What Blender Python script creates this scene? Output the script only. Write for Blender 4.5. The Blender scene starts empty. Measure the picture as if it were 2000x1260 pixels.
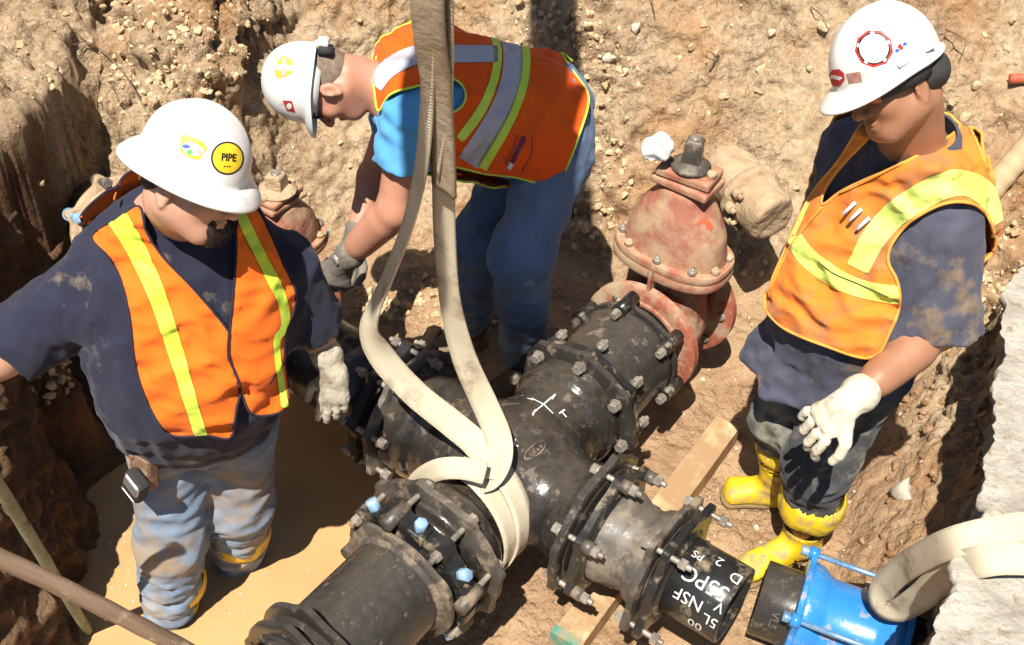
import bpy, bmesh, math, random
import numpy as np
from mathutils import Vector, Matrix
from mathutils.bvhtree import BVHTree

# ------------------------------------------------------------------ camera, world, sun, exposure
scene = bpy.context.scene
PITCH, ROLL, CAM_H, FPX = math.radians(42), math.radians(4.5), 3.0, 2200.0
_F = np.array([0, math.cos(PITCH), -math.sin(PITCH)])
_R0 = np.array([1., 0, 0]); _U0 = np.array([0, math.sin(PITCH), math.cos(PITCH)])
_R = math.cos(ROLL)*_R0 + math.sin(ROLL)*_U0
_U = math.cos(ROLL)*_U0 - math.sin(ROLL)*_R0
_C = np.array([0, 0, CAM_H])
cd = bpy.data.cameras.new('camera'); cam = bpy.data.objects.new('camera', cd)
scene.collection.objects.link(cam); scene.camera = cam
cd.sensor_width = 36; cd.lens = 36*FPX/2000; cd.clip_end = 200; cd.clip_start = 0.05
cam.matrix_world = Matrix([[_R[i], _U[i], -_F[i], _C[i]] for i in range(3)] + [[0, 0, 0, 1]])

SUN = np.array([-0.18, -0.50, 1.0]); SUN /= np.linalg.norm(SUN)
world = bpy.data.worlds.new('World'); scene.world = world; world.use_nodes = True
nt = world.node_tree; nt.nodes.clear()
sky = nt.nodes.new('ShaderNodeTexSky'); sky.sky_type = 'NISHITA'; sky.sun_disc = False
sky.sun_elevation = math.asin(SUN[2]); sky.sun_rotation = math.atan2(SUN[0], SUN[1])
bg = nt.nodes.new('ShaderNodeBackground'); bg.inputs[1].default_value = 0.05
wo = nt.nodes.new('ShaderNodeOutputWorld')
nt.links.new(sky.outputs[0], bg.inputs[0]); nt.links.new(bg.outputs[0], wo.inputs[0])
sd = bpy.data.lights.new('sun', 'SUN'); sun = bpy.data.objects.new('sun', sd)
scene.collection.objects.link(sun)
sd.energy = 5.0; sd.angle = math.radians(0.5); sd.color = (1.0, 0.95, 0.86)
sun.rotation_euler = Vector(SUN).to_track_quat('Z', 'Y').to_euler(); sun.location = (0, 0, 8)
scene.view_settings.view_transform = 'Standard'; scene.view_settings.look = 'None'
scene.view_settings.gamma = 1.0; scene.view_settings.exposure = 0.52
scene.cycles.diffuse_bounces = 1; scene.cycles.max_bounces = 6

# ------------------------------------------------------------------ helpers
def V(*a): return np.array(a, float)
def nrm(v):
    v = np.asarray(v, float); return v/np.linalg.norm(v)
def ray(x, y): return _F + _R*(x-1000)/FPX - _U*(y-630)/FPX
def at_z(x, y, z):
    d = ray(x, y); return _C + d*((z-CAM_H)/d[2])
def at_y(x, y, Y):
    d = ray(x, y); return _C + d*(Y/d[1])
def proj(P):
    v = np.asarray(P, float)-_C; w = v@_F
    return 1000+FPX*(v@_R)/w, 630-FPX*(v@_U)/w

def link(o): scene.collection.objects.link(o); return o
def thing(name, label, cat, loc=(0, 0, 0), group=None):
    o = link(bpy.data.objects.new(name, None)); o.location = tuple(float(v) for v in loc)
    o.empty_display_size = 0.1
    return tag(o, label, cat, group)
def tag(o, label, cat, group=None):
    o['label'] = label; o['category'] = cat
    if group: o['group'] = group
    return o
def wloc(o):
    l = Vector((0, 0, 0))
    while o is not None: l += o.location; o = o.parent
    return l
def obj(name, vf, mat, parent=None, loc=None, smooth=True):
    """vf = (world verts, faces[, material indices]); one mesh object under parent."""
    vs, fs = vf[0], vf[1]
    vs = np.asarray(vs, float)
    base = np.array(wloc(parent)) if parent is not None else np.zeros(3)
    l = np.asarray(loc, float) if loc is not None else (base.copy() if parent is not None else vs.mean(0))
    me = bpy.data.meshes.new(name)
    me.from_pydata([tuple(v) for v in (vs-l)], [], [tuple(int(i) for i in f) for f in fs])
    mats = mat if isinstance(mat, (list, tuple)) else [mat]
    for m in mats: me.materials.append(m)
    if len(vf) > 2: me.polygons.foreach_set('material_index', np.asarray(vf[2], dtype=np.int32))
    me.polygons.foreach_set('use_smooth', [bool(smooth)]*len(me.polygons))
    me.update()
    o = link(bpy.data.objects.new(name, me))
    o.location = tuple(float(v) for v in (l-base))
    if parent is not None: o.parent = parent
    return o
def bevel(o, w=0.003, seg=2, ang=35):
    m = o.modifiers.new('bevel', 'BEVEL'); m.width = w; m.segments = seg; m.limit_method = 'ANGLE'; m.angle_limit = math.radians(ang)
    return o
def autosmooth(o, ang=40):
    me = o.data; bm = bmesh.new(); bm.from_mesh(me)
    for e in bm.edges:
        if len(e.link_faces) == 2 and e.calc_face_angle(0) > math.radians(ang): e.smooth = False
    bm.to_mesh(me); bm.free(); return o
def join(*parts):
    vs, fs, mi, n = [], [], [], 0
    for p in parts:
        v, f = p[0], p[1]; vs.append(np.asarray(v, float)); fs += [tuple(i+n for i in q) for q in f]; n += len(v)
        mi += list(p[2]) if len(p) > 2 else [0]*len(f)
    return np.vstack(vs), fs, mi

def frame(d, up=(0, 0, 1)):
    d = nrm(d); u = np.asarray(up, float)
    if abs(d@nrm(u)) > 0.98: u = V(0, 1, 0) if abs(d[1]) < .9 else V(1, 0, 0)
    x = nrm(np.cross(u, d)); y = np.cross(d, x)
    return x, y, d
def rs_(o, d, s): return 1.
def lathe(o, d, prof, n=48, up=(0, 0, 1), rfun=None, close=False):
    """profile [(s, r)] turned about axis d through o."""
    o_, d_ = o, d
    x, y, d = frame(d, up); o = np.asarray(o, float)
    vs, fs = [], []
    for s, r in prof:
        for k in range(n):
            a = 2*math.pi*k/n; rr = r*(rfun(a, s, r) if rfun else 1)*rs_(o_, d_, s)
            vs.append(o+d*s+rr*(math.cos(a)*x+math.sin(a)*y))
    m = len(prof)
    for i in range(m-1 if not close else m):
        for k in range(n):
            a, b = i*n+k, i*n+(k+1) % n; j = (i+1) % m
            fs.append((a, b, j*n+(k+1) % n, j*n+k))
    if not close:
        fs.append(tuple(range(n-1, -1, -1))); fs.append(tuple((m-1)*n+k for k in range(n)))
    return np.array(vs), fs
def rod(a, b, r0, r1=None, n=12):
    a, b = np.asarray(a, float), np.asarray(b, float); r1 = r0 if r1 is None else r1
    return lathe(a, b-a, [(0, r0), (np.linalg.norm(b-a), r1)], n)
def catmull(pts, n=8):
    P = [np.asarray(p, float) for p in pts]; P = [2*P[0]-P[1]]+P+[2*P[-1]-P[-2]]; out = []
    for i in range(1, len(P)-2):
        for k in range(n):
            t = k/n
            out.append(.5*((2*P[i])+(-P[i-1]+P[i+1])*t+(2*P[i-1]-5*P[i]+4*P[i+1]-P[i+2])*t*t+(-P[i-1]+3*P[i]-3*P[i+1]+P[i+2])*t**3))
    out.append(P[-2]); return np.array(out)
def tube(pts, r, n=10, closed=False):
    pts = np.asarray(pts, float); m = len(pts); vs, fs = [], []
    rr = r if hasattr(r, '__len__') else [r]*m
    u = None
    for i in range(m):
        t = nrm((pts[(i+1) % m]-pts[i-1]) if closed else (pts[min(i+1, m-1)]-pts[max(i-1, 0)]))
        if u is None: u = frame(t)[0]
        u = nrm(u-t*(u@t)); w = np.cross(t, u)
        for k in range(n):
            a = 2*math.pi*k/n; vs.append(pts[i]+rr[i]*(math.cos(a)*u+math.sin(a)*w))
    for i in range(m if closed else m-1):
        j = (i+1) % m
        for k in range(n): fs.append((i*n+k, i*n+(k+1) % n, j*n+(k+1) % n, j*n+k))
    if not closed: fs += [tuple(range(n-1, -1, -1)), tuple((m-1)*n+k for k in range(n))]
    return np.array(vs), fs
def ribbon(pts, sides, w, th):
    """flat strap: centre line pts, width direction at each point."""
    pts = np.asarray(pts, float); m = len(pts); vs, fs = [], []
    for i in range(m):
        t = nrm(pts[min(i+1, m-1)]-pts[max(i-1, 0)]); s = np.asarray(sides[i], float); s = nrm(s-t*(s@t)); n_ = np.cross(t, s)
        ww = w[i] if hasattr(w, '__len__') else w
        for a, b in ((-.5, -.5), (-.25, -.5), (0, -.5), (.25, -.5), (.5, -.5), (.5, .5), (.25, .5), (0, .5), (-.25, .5), (-.5, .5)):
            cup = .0025*(1-(2*a)**2)
            vs.append(pts[i]+s*a*ww+n_*(b*th+cup))
    for i in range(m-1):
        for k in range(10): fs.append((i*10+k, i*10+(k+1) % 10, (i+1)*10+(k+1) % 10, (i+1)*10+k))
    fs += [tuple(range(9, -1, -1)), tuple((m-1)*10+k for k in range(10))]
    return np.array(vs), fs
def box(c, x, y, z, sx, sy, sz):
    c, x, y, z = [np.asarray(q, float) for q in (c, x, y, z)]
    vs = [c+x*a*sx/2+y*b*sy/2+z*e*sz/2 for a in (-1, 1) for b in (-1, 1) for e in (-1, 1)]
    return np.array(vs), [(0, 1, 3, 2), (4, 6, 7, 5), (0, 4, 5, 1), (2, 3, 7, 6), (0, 2, 6, 4), (1, 5, 7, 3)]
def prism(poly, z0, z1):
    n = len(poly); vs = [(p[0], p[1], z0) for p in poly]+[(p[0], p[1], z1) for p in poly]
    return np.array(vs, float), [tuple(range(n-1, -1, -1)), tuple(range(n, 2*n))]+[(i, (i+1) % n, n+(i+1) % n, n+i) for i in range(n)]
def hexprism(a, b, r):
    a, b = np.asarray(a, float), np.asarray(b, float); L = np.linalg.norm(b-a)
    return lathe(a, b-a, [(0, r*.9), (.0015, r), (L-.0015, r), (L, r*.88)], 6)

# vectorised gradient noise
_rng = np.random.RandomState(7); _perm = _rng.permutation(512); _grad = _rng.normal(size=(512, 3)); _grad /= np.linalg.norm(_grad, axis=1)[:, None]
def noise3(P):
    P = np.asarray(P, float); sh = P.shape[:-1]; P = P.reshape(-1, 3)
    i = np.floor(P).astype(int); f = P-i; u = f*f*f*(f*(f*6-15)+10); r = np.zeros(len(P))
    for dx in (0, 1):
        for dy in (0, 1):
            for dz in (0, 1):
                h = _perm[(_perm[(_perm[(i[:, 0]+dx) & 511]+i[:, 1]+dy) & 511]+i[:, 2]+dz) & 511]
                g = _grad[h]; d = (g*(f-V(dx, dy, dz))).sum(1)
                w = (u[:, 0] if dx else 1-u[:, 0])*(u[:, 1] if dy else 1-u[:, 1])*(u[:, 2] if dz else 1-u[:, 2])
                r += w*d
    return r.reshape(sh)*1.6
def fbm(P, o=4, g=.5):
    P = np.asarray(P, float); a, s, t = 1., 1., 0.
    for k in range(o): t = t+a*noise3(P*s+k*17.3); a *= g; s *= 2.03
    return t
def ridged(P, o=3):
    P = np.asarray(P, float); a, s, t = 1., 1., 0.
    for k in range(o): t = t+a*(1-2*np.abs(noise3(P*s+k*9.1))); a *= .5; s *= 2.1
    return t
def sst(a, b, x):
    t = np.clip((x-a)/(b-a), 0, 1); return t*t*(3-2*t)

# ------------------------------------------------------------------ materials
def mat(name, c1, c2=None, c3=None, scale=6, rough=.8, spec=.3, bump=0, bscale=60, dirt=None, dirt_amt=0., dscale=4, metal=0, stretch=None,
        sss=0, trans=0, emis=None, rough2=None, detail=6, coat=0, bdist=.004, sheen=0, contrast=.18):
    m = bpy.data.materials.new(name); m.use_nodes = True; n = m.node_tree.nodes; l = m.node_tree.links
    b = n['Principled BSDF']; tc = n.new('ShaderNodeTexCoord'); co = tc.outputs['Object']
    if stretch:
        mp = n.new('ShaderNodeMapping'); mp.inputs['Scale'].default_value = stretch; l.new(co, mp.inputs[0]); cs = mp.outputs[0]
    else: cs = co
    nz = n.new('ShaderNodeTexNoise'); nz.inputs['Scale'].default_value = scale; nz.inputs['Detail'].default_value = detail
    nz.inputs['Roughness'].default_value = .62; l.new(cs, nz.inputs[0])
    cr = n.new('ShaderNodeValToRGB'); e = cr.color_ramp.elements
    e[0].position = .5-contrast; e[1].position = .5+contrast
    e[0].color = (*c1, 1); e[1].color = (*(c2 or c1), 1)
    if c3: q = e.new(.5); q.color = (*c3, 1)
    l.new(nz.outputs[0], cr.inputs[0]); col = cr.outputs[0]
    rsock = None
    if dirt:
        n2 = n.new('ShaderNodeTexNoise'); n2.inputs['Scale'].default_value = dscale; n2.inputs['Detail'].default_value = 9
        n2.inputs['Roughness'].default_value = .68; l.new(co, n2.inputs[0])
        r2 = n.new('ShaderNodeValToRGB'); r2.color_ramp.elements[0].position = .62-dirt_amt*.3; r2.color_ramp.elements[1].position = .72-dirt_amt*.22
        l.new(n2.outputs[0], r2.inputs[0])
        mx = n.new('ShaderNodeMixRGB'); l.new(r2.outputs[0], mx.inputs[0]); l.new(col, mx.inputs[1]); mx.inputs[2].default_value = (*dirt, 1)
        col = mx.outputs[0]
        mr = n.new('ShaderNodeMapRange'); l.new(r2.outputs[0], mr.inputs[0]); mr.inputs[3].default_value = rough; mr.inputs[4].default_value = .95
        rsock = mr.outputs[0]
    elif rough2 is not None:
        mr = n.new('ShaderNodeMapRange'); l.new(nz.outputs[0], mr.inputs[0]); mr.inputs[1].default_value = .35; mr.inputs[2].default_value = .65
        mr.inputs[3].default_value = rough; mr.inputs[4].default_value = rough2; rsock = mr.outputs[0]
    l.new(col, b.inputs['Base Color'])
    b.inputs['Roughness'].default_value = rough; b.inputs['Specular IOR Level'].default_value = spec; b.inputs['Metallic'].default_value = metal
    if rsock: l.new(rsock, b.inputs['Roughness'])
    if coat: b.inputs['Coat Weight'].default_value = coat
    if sheen: b.inputs['Sheen Weight'].default_value = sheen
    if sss: b.inputs['Subsurface Weight'].default_value = sss; b.inputs['Subsurface Radius'].default_value = (.012, .004, .002); b.inputs['Subsurface Scale'].default_value = 1
    if bump:
        nb = n.new('ShaderNodeTexNoise'); nb.inputs['Scale'].default_value = bscale; nb.inputs['Detail'].default_value = 8; nb.inputs['Roughness'].default_value = .6
        l.new(cs, nb.inputs[0]); bp = n.new('ShaderNodeBump'); bp.inputs['Strength'].default_value = bump; bp.inputs['Distance'].default_value = bdist
        l.new(nb.outputs[0], bp.inputs['Height']); l.new(bp.outputs[0], b.inputs['Normal'])
    return m

# ------------------------------------------------------------------ implicit modelling (surface nets)
def surf_nets(val, lo, h):
    nx, ny, nz = val.shape; ins = val < 0
    c = np.zeros((nx-1, ny-1, nz-1)); acc = np.zeros((nx-1, ny-1, nz-1, 3))
    S = lambda a, i, j, k: a[i:nx-1+i, j:ny-1+j, k:nz-1+k]
    for ax in range(3):
        o1, o2 = [q for q in range(3) if q != ax]
        for a in (0, 1):
            for b in (0, 1):
                p = [0, 0, 0]; p[o1] = a; p[o2] = b; q = list(p); q[ax] = 1
                v0, v1 = S(val, *p), S(val, *q); m = (S(ins, *p) != S(ins, *q)); t = np.where(m, v0/np.where(m, v0-v1, 1), 0)
                c += m
                for d in range(3):
                    if d == ax: acc[..., d] += np.where(m, t, 0)
                    else: acc[..., d] += m*p[d]
    act = c > 0; idx = -np.ones(c.shape, int); n = act.sum(); idx[act] = np.arange(n)
    ii = np.argwhere(act); vs = (ii+acc[act]/c[act][:, None])*h+lo
    F = []
    for ax in range(3):
        o1, o2 = [(1, 2), (2, 0), (0, 1)][ax]
        sl0 = [slice(None)]*3; sl1 = [slice(None)]*3; sl0[ax] = slice(0, -1); sl1[ax] = slice(1, None)
        a, b = ins[tuple(sl0)], ins[tuple(sl1)]; e = np.argwhere(a != b)
        e = e[(e[:, o1] > 0) & (e[:, o2] > 0) & (e[:, o1] < val.shape[o1]-1) & (e[:, o2] < val.shape[o2]-1)]
        if not len(e): continue
        s = a[tuple(e.T)]
        def cell(d1, d2):
            q = e.copy(); q[:, o1] -= d1; q[:, o2] -= d2; return idx[tuple(q.T)]
        quad = np.stack([cell(1, 1), cell(0, 1), cell(0, 0), cell(1, 0)], 1)
        quad[~s] = quad[~s][:, ::-1]; F.append(quad)
    return vs, np.vstack(F)
def polygonize(f, lo, hi, h, blk=4, pad=.03):
    lo, hi = np.asarray(lo, float), np.asarray(hi, float)
    nb = np.ceil((hi-lo)/(h*blk)).astype(int)+1; n = nb*blk
    g = [lo[i]+h*blk*(np.arange(nb[i])+.5)-h*.5 for i in range(3)]
    C = np.stack(np.meshgrid(*g, indexing='ij'), -1).reshape(-1, 3)
    fv = f(C).reshape(nb); mark = np.abs(fv) < h*blk*1.25+pad
    val = np.repeat(np.repeat(np.repeat(fv, blk, 0), blk, 1), blk, 2).astype(float)
    mk = np.repeat(np.repeat(np.repeat(mark, blk, 0), blk, 1), blk, 2)
    I = np.argwhere(mk); out = np.empty(len(I))
    for s in range(0, len(I), 300000): out[s:s+300000] = f(I[s:s+300000]*h+lo)
    val[mk] = out
    return surf_nets(val, lo, h)
def smin(a, b, k):
    if k <= 0: return np.minimum(a, b)
    t = np.clip(.5+.5*(b-a)/k, 0, 1); return b*(1-t)+a*t-k*t*(1-t)
def smax(a, b, k): return -smin(-a, -b, k)
class Fld:
    def __init__(s): s.p = []; s.dp = None
    def add(s, fn, k=.03, op='u'): s.p.append((fn, k, op)); return s
    def cone(s, a, b, r1, r2, k=.03, op='u'):
        a, b = np.asarray(a, float), np.asarray(b, float); d = b-a; L = d@d
        def fn(P): t = np.clip((P-a)@d/L, 0, 1); return np.linalg.norm(P-a-t[:, None]*d, axis=1)-(r1+(r2-r1)*t)
        return s.add(fn, k, op)
    def chain(s, pts, rs, k=.03):
        for i in range(len(pts)-1): s.cone(pts[i], pts[i+1], rs[i], rs[i+1], k)
        return s
    def ell(s, c, r, M=None, k=.03, op='u'):
        c = np.asarray(c, float); r = np.asarray(r, float)
        def fn(P):
            q = P-c
            if M is not None: q = q@M
            k0 = np.linalg.norm(q/r, axis=1); k1 = np.linalg.norm(q/(r*r), axis=1)+1e-9
            return k0*(k0-1)/k1
        return s.add(fn, k, op)
    def loft(s, o, M, tab, k=.03, n=2.3, op='u'):
        o = np.asarray(o, float); T = np.array(tab, float)
        def fn(P):
            q = (P-o)@M; t = q[:, 2]; cx, cy, a, b = [np.interp(t, T[:, 0], T[:, i]) for i in (1, 2, 3, 4)]
            x, y = np.abs(q[:, 0]-cx)/a, np.abs(q[:, 1]-cy)/b
            d = ((x**n+y**n)**(1/n)-1)*np.minimum(a, b)
            return smax(d, np.maximum(T[0, 0]-t, t-T[-1, 0]), .02)
        return s.add(fn, k, op)
    def __call__(s, P):
        r = None
        for fn, k, op in s.p:
            v = fn(P)
            if r is None: r = v
            elif op == 'u': r = smin(r, v, k)
            elif op == 's': r = smax(r, -v, k)
            elif op == 'i': r = smax(r, v, k)
        if s.dp is not None: r = r+s.dp(P)
        return r
    def mesh(s, lo, hi, h): return polygonize(s, lo, hi, h)
def bounds(pts, m=.2):
    P = np.array(pts); return P.min(0)-m, P.max(0)+m
def tri(vf):
    fs = []
    for f in vf[1]:
        if len(f) == 4: fs += [(f[0], f[1], f[2]), (f[0], f[2], f[3])]
        else: fs.append(tuple(f))
    return np.asarray(vf[0], float), np.array(fs, int)
def vnormals(vs, T):
    n = np.zeros_like(vs); a = np.cross(vs[T[:, 1]]-vs[T[:, 0]], vs[T[:, 2]]-vs[T[:, 0]])
    for i in range(3): np.add.at(n, T[:, i], a)
    return n/(np.linalg.norm(n, axis=1)[:, None]+1e-12)
def clip(vs, T, d):
    """keep the part of a triangle mesh where d > 0, cut cleanly along d = 0."""
    d = np.where(np.abs(d) < 1e-9, 1e-9, d); out = []; vs = list(vs); cache = {}
    def cut(a, b):
        key = (min(a, b), max(a, b))
        if key not in cache:
            t = d[a]/(d[a]-d[b]); cache[key] = len(vs); vs.append(vs[a]+(vs[b]-vs[a])*t)
        return cache[key]
    pos = d[T] > 0; cnt = pos.sum(1)
    out += [tuple(t) for t in T[cnt == 3]]
    for t, p in zip(T[(cnt == 1) | (cnt == 2)], pos[(cnt == 1) | (cnt == 2)]):
        if p.sum() == 1:
            i = int(np.argmax(p)); a, b, c = t[i], t[(i+1) % 3], t[(i+2) % 3]; out.append((a, cut(a, b), cut(a, c)))
        else:
            i = int(np.argmin(p)); a, b, c = t[i], t[(i+1) % 3], t[(i+2) % 3]; x, y = cut(a, b), cut(a, c)
            out += [(x, b, c), (x, c, y)]
    if not out: return np.zeros((0, 3)), np.zeros((0, 3), int)
    vs = np.array(vs); out = np.array(out, int); u, inv = np.unique(out, return_inverse=True)
    return vs[u], inv.reshape(out.shape)
def proj_all(P):
    v = np.asarray(P)-_C; w = v@_F; return np.stack([1000+FPX*(v@_R)/w, 630-FPX*(v@_U)/w], 1)
def poly_sd(Q, poly):
    """signed distance (positive inside) of 2-D points to a closed polygon."""
    poly = np.asarray(poly, float); d = np.full(len(Q), 1e9); ins = np.zeros(len(Q), bool)
    for i in range(len(poly)):
        a, b = poly[i], poly[(i+1) % len(poly)]; e = b-a; w = Q-a
        t = np.clip((w@e)/(e@e+1e-12), 0, 1); d = np.minimum(d, np.linalg.norm(w-t[:, None]*e, axis=1))
        c = ((a[1] > Q[:, 1]) != (b[1] > Q[:, 1])) & (Q[:, 0] < (b[0]-a[0])*(Q[:, 1]-a[1])/((b[1]-a[1]) if b[1] != a[1] else 1e-9)+a[0])
        ins ^= c
    return np.where(ins, d, -d)
def smooth_poly(p, n=5):
    P = [np.asarray(q, float) for q in p]; m = len(P); out = []
    for i in range(m):
        a, b, c, d = P[i-1], P[i], P[(i+1) % m], P[(i+2) % m]
        for k in range(n):
            t = k/n; out.append(.5*(2*b+(c-a)*t+(2*a-5*b+4*c-d)*t*t+(3*b-a-3*c+d)*t**3))
    return np.array(out)
def band_poly(line, w):
    """closed outline of a band with centre line (pixels) and width(s)."""
    L = catmull([(*p, 0) for p in line], 6)[:, :2]; m = len(L)
    ww = np.interp(np.linspace(0, 1, m), np.linspace(0, 1, len(w)), w) if hasattr(w, '__len__') else np.full(m, w)
    t = np.gradient(L, axis=0); t /= np.linalg.norm(t, axis=1)[:, None]; nn = np.stack([-t[:, 1], t[:, 0]], 1)
    return np.vstack([L+nn*ww[:, None]/2, (L-nn*ww[:, None]/2)[::-1]])
def text_mesh(s, size, bold=.0):
    cu = bpy.data.curves.new('tmp', 'FONT'); cu.body = s; cu.size = size; cu.align_x = 'CENTER'; cu.align_y = 'CENTER'; cu.offset = bold; cu.resolution_u = 3
    o = link(bpy.data.objects.new('tmp', cu)); dg = bpy.context.evaluated_depsgraph_get(); dg.update()
    me = bpy.data.meshes.new_from_object(o.evaluated_get(dg))
    bm = bmesh.new(); bm.from_mesh(me); bmesh.ops.triangulate(bm, faces=bm.faces)
    for _ in range(2):
        es = [e for e in bm.edges if e.calc_length() > size*.3]
        if es: bmesh.ops.subdivide_edges(bm, edges=es, cuts=1); bmesh.ops.triangulate(bm, faces=bm.faces)
    bm.verts.ensure_lookup_table()
    vs = np.array([v.co[:] for v in bm.verts]); fs = [tuple(v.index for v in f.verts) for f in bm.faces]
    bm.free(); bpy.data.objects.remove(o); bpy.data.curves.remove(cu); bpy.data.meshes.remove(me)
    return vs, fs

# ------------------------------------------------------------------ the dig: ground, water
WATER = [(-1.38, .6), (-1.34, 1.5), (-1.32, 1.85), (-1.42, 2.15), (-1.3, 2.4), (-1.05, 2.8), (-.55, 2.98), (-.32, 2.72), (-.24, 2.5), (-.2, 2.2), (-.32, 1.9), (-.45, 1.6), (-.5, 1.2), (-.5, .6)]
def seg_interp(y, tab):
    T = np.array(tab); return np.interp(y, T[:, 0], T[:, 1])
LEDGE = [(0, -1.33), (1.2, -1.33), (1.7, -1.27), (2.13, -1.38), (2.3, -1.46), (2.42, -1.66), (2.8, -1.70), (3.0, -1.66), (3.2, -1.62), (3.8, -1.70), (9, -1.8)]
LEDGEZ = [(0, .5), (1.40, .6), (1.85, .72), (2.1, 1.05), (2.2, 1.08), (2.40, .95), (2.75, .95), (2.95, .95), (3.2, .95), (9, .95)]
RIGHT = [(0, .7), (1.6, .93), (1.9, 1.02), (2.2, 1.1), (2.6, 1.22), (3.0, 1.42), (3.4, 1.7), (9, 3)]
SLABX = [(0, .62), (1.4, 1.0), (1.87, 1.24), (2.72, 1.58), (3.2, 1.8), (9, 4.2)]
BACK = [(-4, 3.2), (-1.70, 3.2), (-1.62, 3.36), (-1.46, 3.36), (-1.41, 3.14), (-1.15, 3.16), (-.95, 3.40), (-.5, 3.62), (.1, 3.5), (.7, 3.42), (1.2, 3.2), (1.6, 2.95), (4, 2.4)]
def ground_h(x, y):
    n1 = fbm(np.stack([x*1.3, y*1.3, 0*x], -1), 3); n2 = fbm(np.stack([x*4.1, y*4.1, 0*x+5], -1), 3)
    h = .045+.018*n2
    wd = poly_sd(np.stack([x.ravel(), y.ravel()], 1), WATER).reshape(x.shape)+.03*n2
    h = h-.17*sst(-.03, .12, wd)
    # back slope
    yb = np.interp(x, *np.array(BACK).T)+.10*n1
    t = np.clip(y-yb, 0, 9); hb = .06+np.where(t < 1.45, t*1.16, 1.45*1.16+(t-1.45)*.25)+.09*n1*sst(0, .5, t)
    sl = sst(-.95, -1.25, x); hb = hb*(1-sl)+sl*(np.where(t < .24, t*3.3, .79+(t-.24)*.80)+.08*n1*sst(.2, .5, t)+.02*n2)
    hb = hb+.05*np.sin(x*2.2+1)*sst(.1, .6, t)
    # gentle toe in front of the slope
    toe = sst(.55, 0, yb-y)*.10*(1-sst(.9, 1.3, np.abs(x-.1)))
    h = np.maximum(h+toe*(y > 3.0), np.where(t > 0, hb, -1))
    # left bank (steep, in shade)
    xl = seg_interp(y, LEDGE)+.04*n2; zl = seg_interp(y, LEDGEZ)
    k = .93*np.clip((xl+.01-x)/.025, 0, 1)+.07*sst(xl+.03, xl-.06, x); hl = zl*k+.25*np.clip(xl-.1-x, 0, 3)+.06*n1*k+.02*n2*k
    foot = np.clip((.16-(x-xl))*.9, 0, .12)
    h = np.maximum(h, np.where(k > 0, hl, foot*(x > xl)-.06))
    hp = V(-1.62, 2.48); dd = np.hypot((x-hp[0])/.30, (y-hp[1])/.17); h = np.maximum(h, (.60+.06*n2)*sst(1.25, .35, dd)-.1)
    # gully between the left bank and the back slope
    # right slope
    xr = seg_interp(y, RIGHT)+.03*n2; u = np.clip(x-xr, 0, 9)
    hr = .05+np.where(u < .36, u*1.15, .36*1.15+(u-.36)*.35)+.035*n2*sst(0, .1, u)
    h = np.maximum(h, np.where(u > 0, hr, -1))
    xs = seg_interp(y, SLABX)
    ks = sst(xs+.00, xs+.07, x)*sst(3.35, 3.0, y); h = h*(1-ks)+ks*np.maximum(h, .8+.02*n2)
    return h
def axis(a, b, c, d, fine, coarse):
    return np.concatenate([np.arange(a, b, coarse), np.arange(b, c, fine), np.arange(c, d, coarse)])
gx = axis(-7, -2.6, 2.5, 7, .0095, .12); gy = axis(-3, 1.0, 4.75, 12, .0095, .12)
GX, GY = np.meshgrid(gx, gy, indexing='ij'); GH = ground_h(GX, GY)
P0 = np.stack([GX, GY, GH], -1)
dx = np.gradient(GH, gx, axis=0); dy = np.gradient(GH, gy, axis=1)
GN = np.stack([-dx, -dy, np.ones_like(dx)], -1); GN /= np.linalg.norm(GN, axis=-1)[..., None]
steep = sst(.10, .35, GH)
wet = 1-steep
calm = sst(.0, .05, poly_sd(np.stack([GX.ravel(), GY.ravel()], 1), WATER).reshape(GX.shape))
q = P0.reshape(-1, 3)
rough_amt = .35+.65*sst(-.25, .5, fbm(q*1.6+3, 2)).reshape(GX.shape)   # rough clods here, smooth scraped clay there
big = ridged(q*V(3.2, 3.2, 3.8)+1, 3).reshape(GX.shape)
med = fbm(q*11, 3, .6).reshape(GX.shape)
def cells(P):
    i = np.floor(P).astype(int); best = np.full(len(P), 9.)
    for a in (-1, 0, 1):
        for b in (-1, 0, 1):
            for c in (-1, 0, 1):
                j = i+V(a, b, c).astype(int); h = _perm[(_perm[(_perm[j[:, 0] & 511]+j[:, 1]) & 511]+j[:, 2]) & 511]
                best = np.minimum(best, ((P-j-.5-_grad[h]*.42)**2).sum(1))
    return np.sqrt(best)
cell = cells(q*15+fbm(q*9, 2)[:, None]*.6).reshape(GX.shape); cell2 = cells(q*34+2).reshape(GX.shape)
lump = (.55-cell)*.030+(.55-cell2)*.012
face = sst(.10, .03, np.abs(GX-seg_interp(GY, LEDGE)))*(GY < 3.6)
disp = steep*(1-.75*face)*(.030*big*rough_amt+.036*med*(.4+rough_amt))+lump*rough_amt*(.15+1.0*steep)*(1-.7*face)+wet*(.006*med)
disp = disp+steep*.010*fbm(q*V(30, 30, 60), 2).reshape(GX.shape)*rough_amt
GP = P0+GN*(disp*(1-.8*calm*(GH < 0)))[..., None]
crev = np.clip(1-np.abs(noise3(q*V(4.5, 4.5, 6)+.35*fbm(q*7, 2)[:, None]))*7, 0, 1).reshape(GX.shape)
GP = GP-GN*(crev*steep*.030*rough_amt)[..., None]
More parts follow.
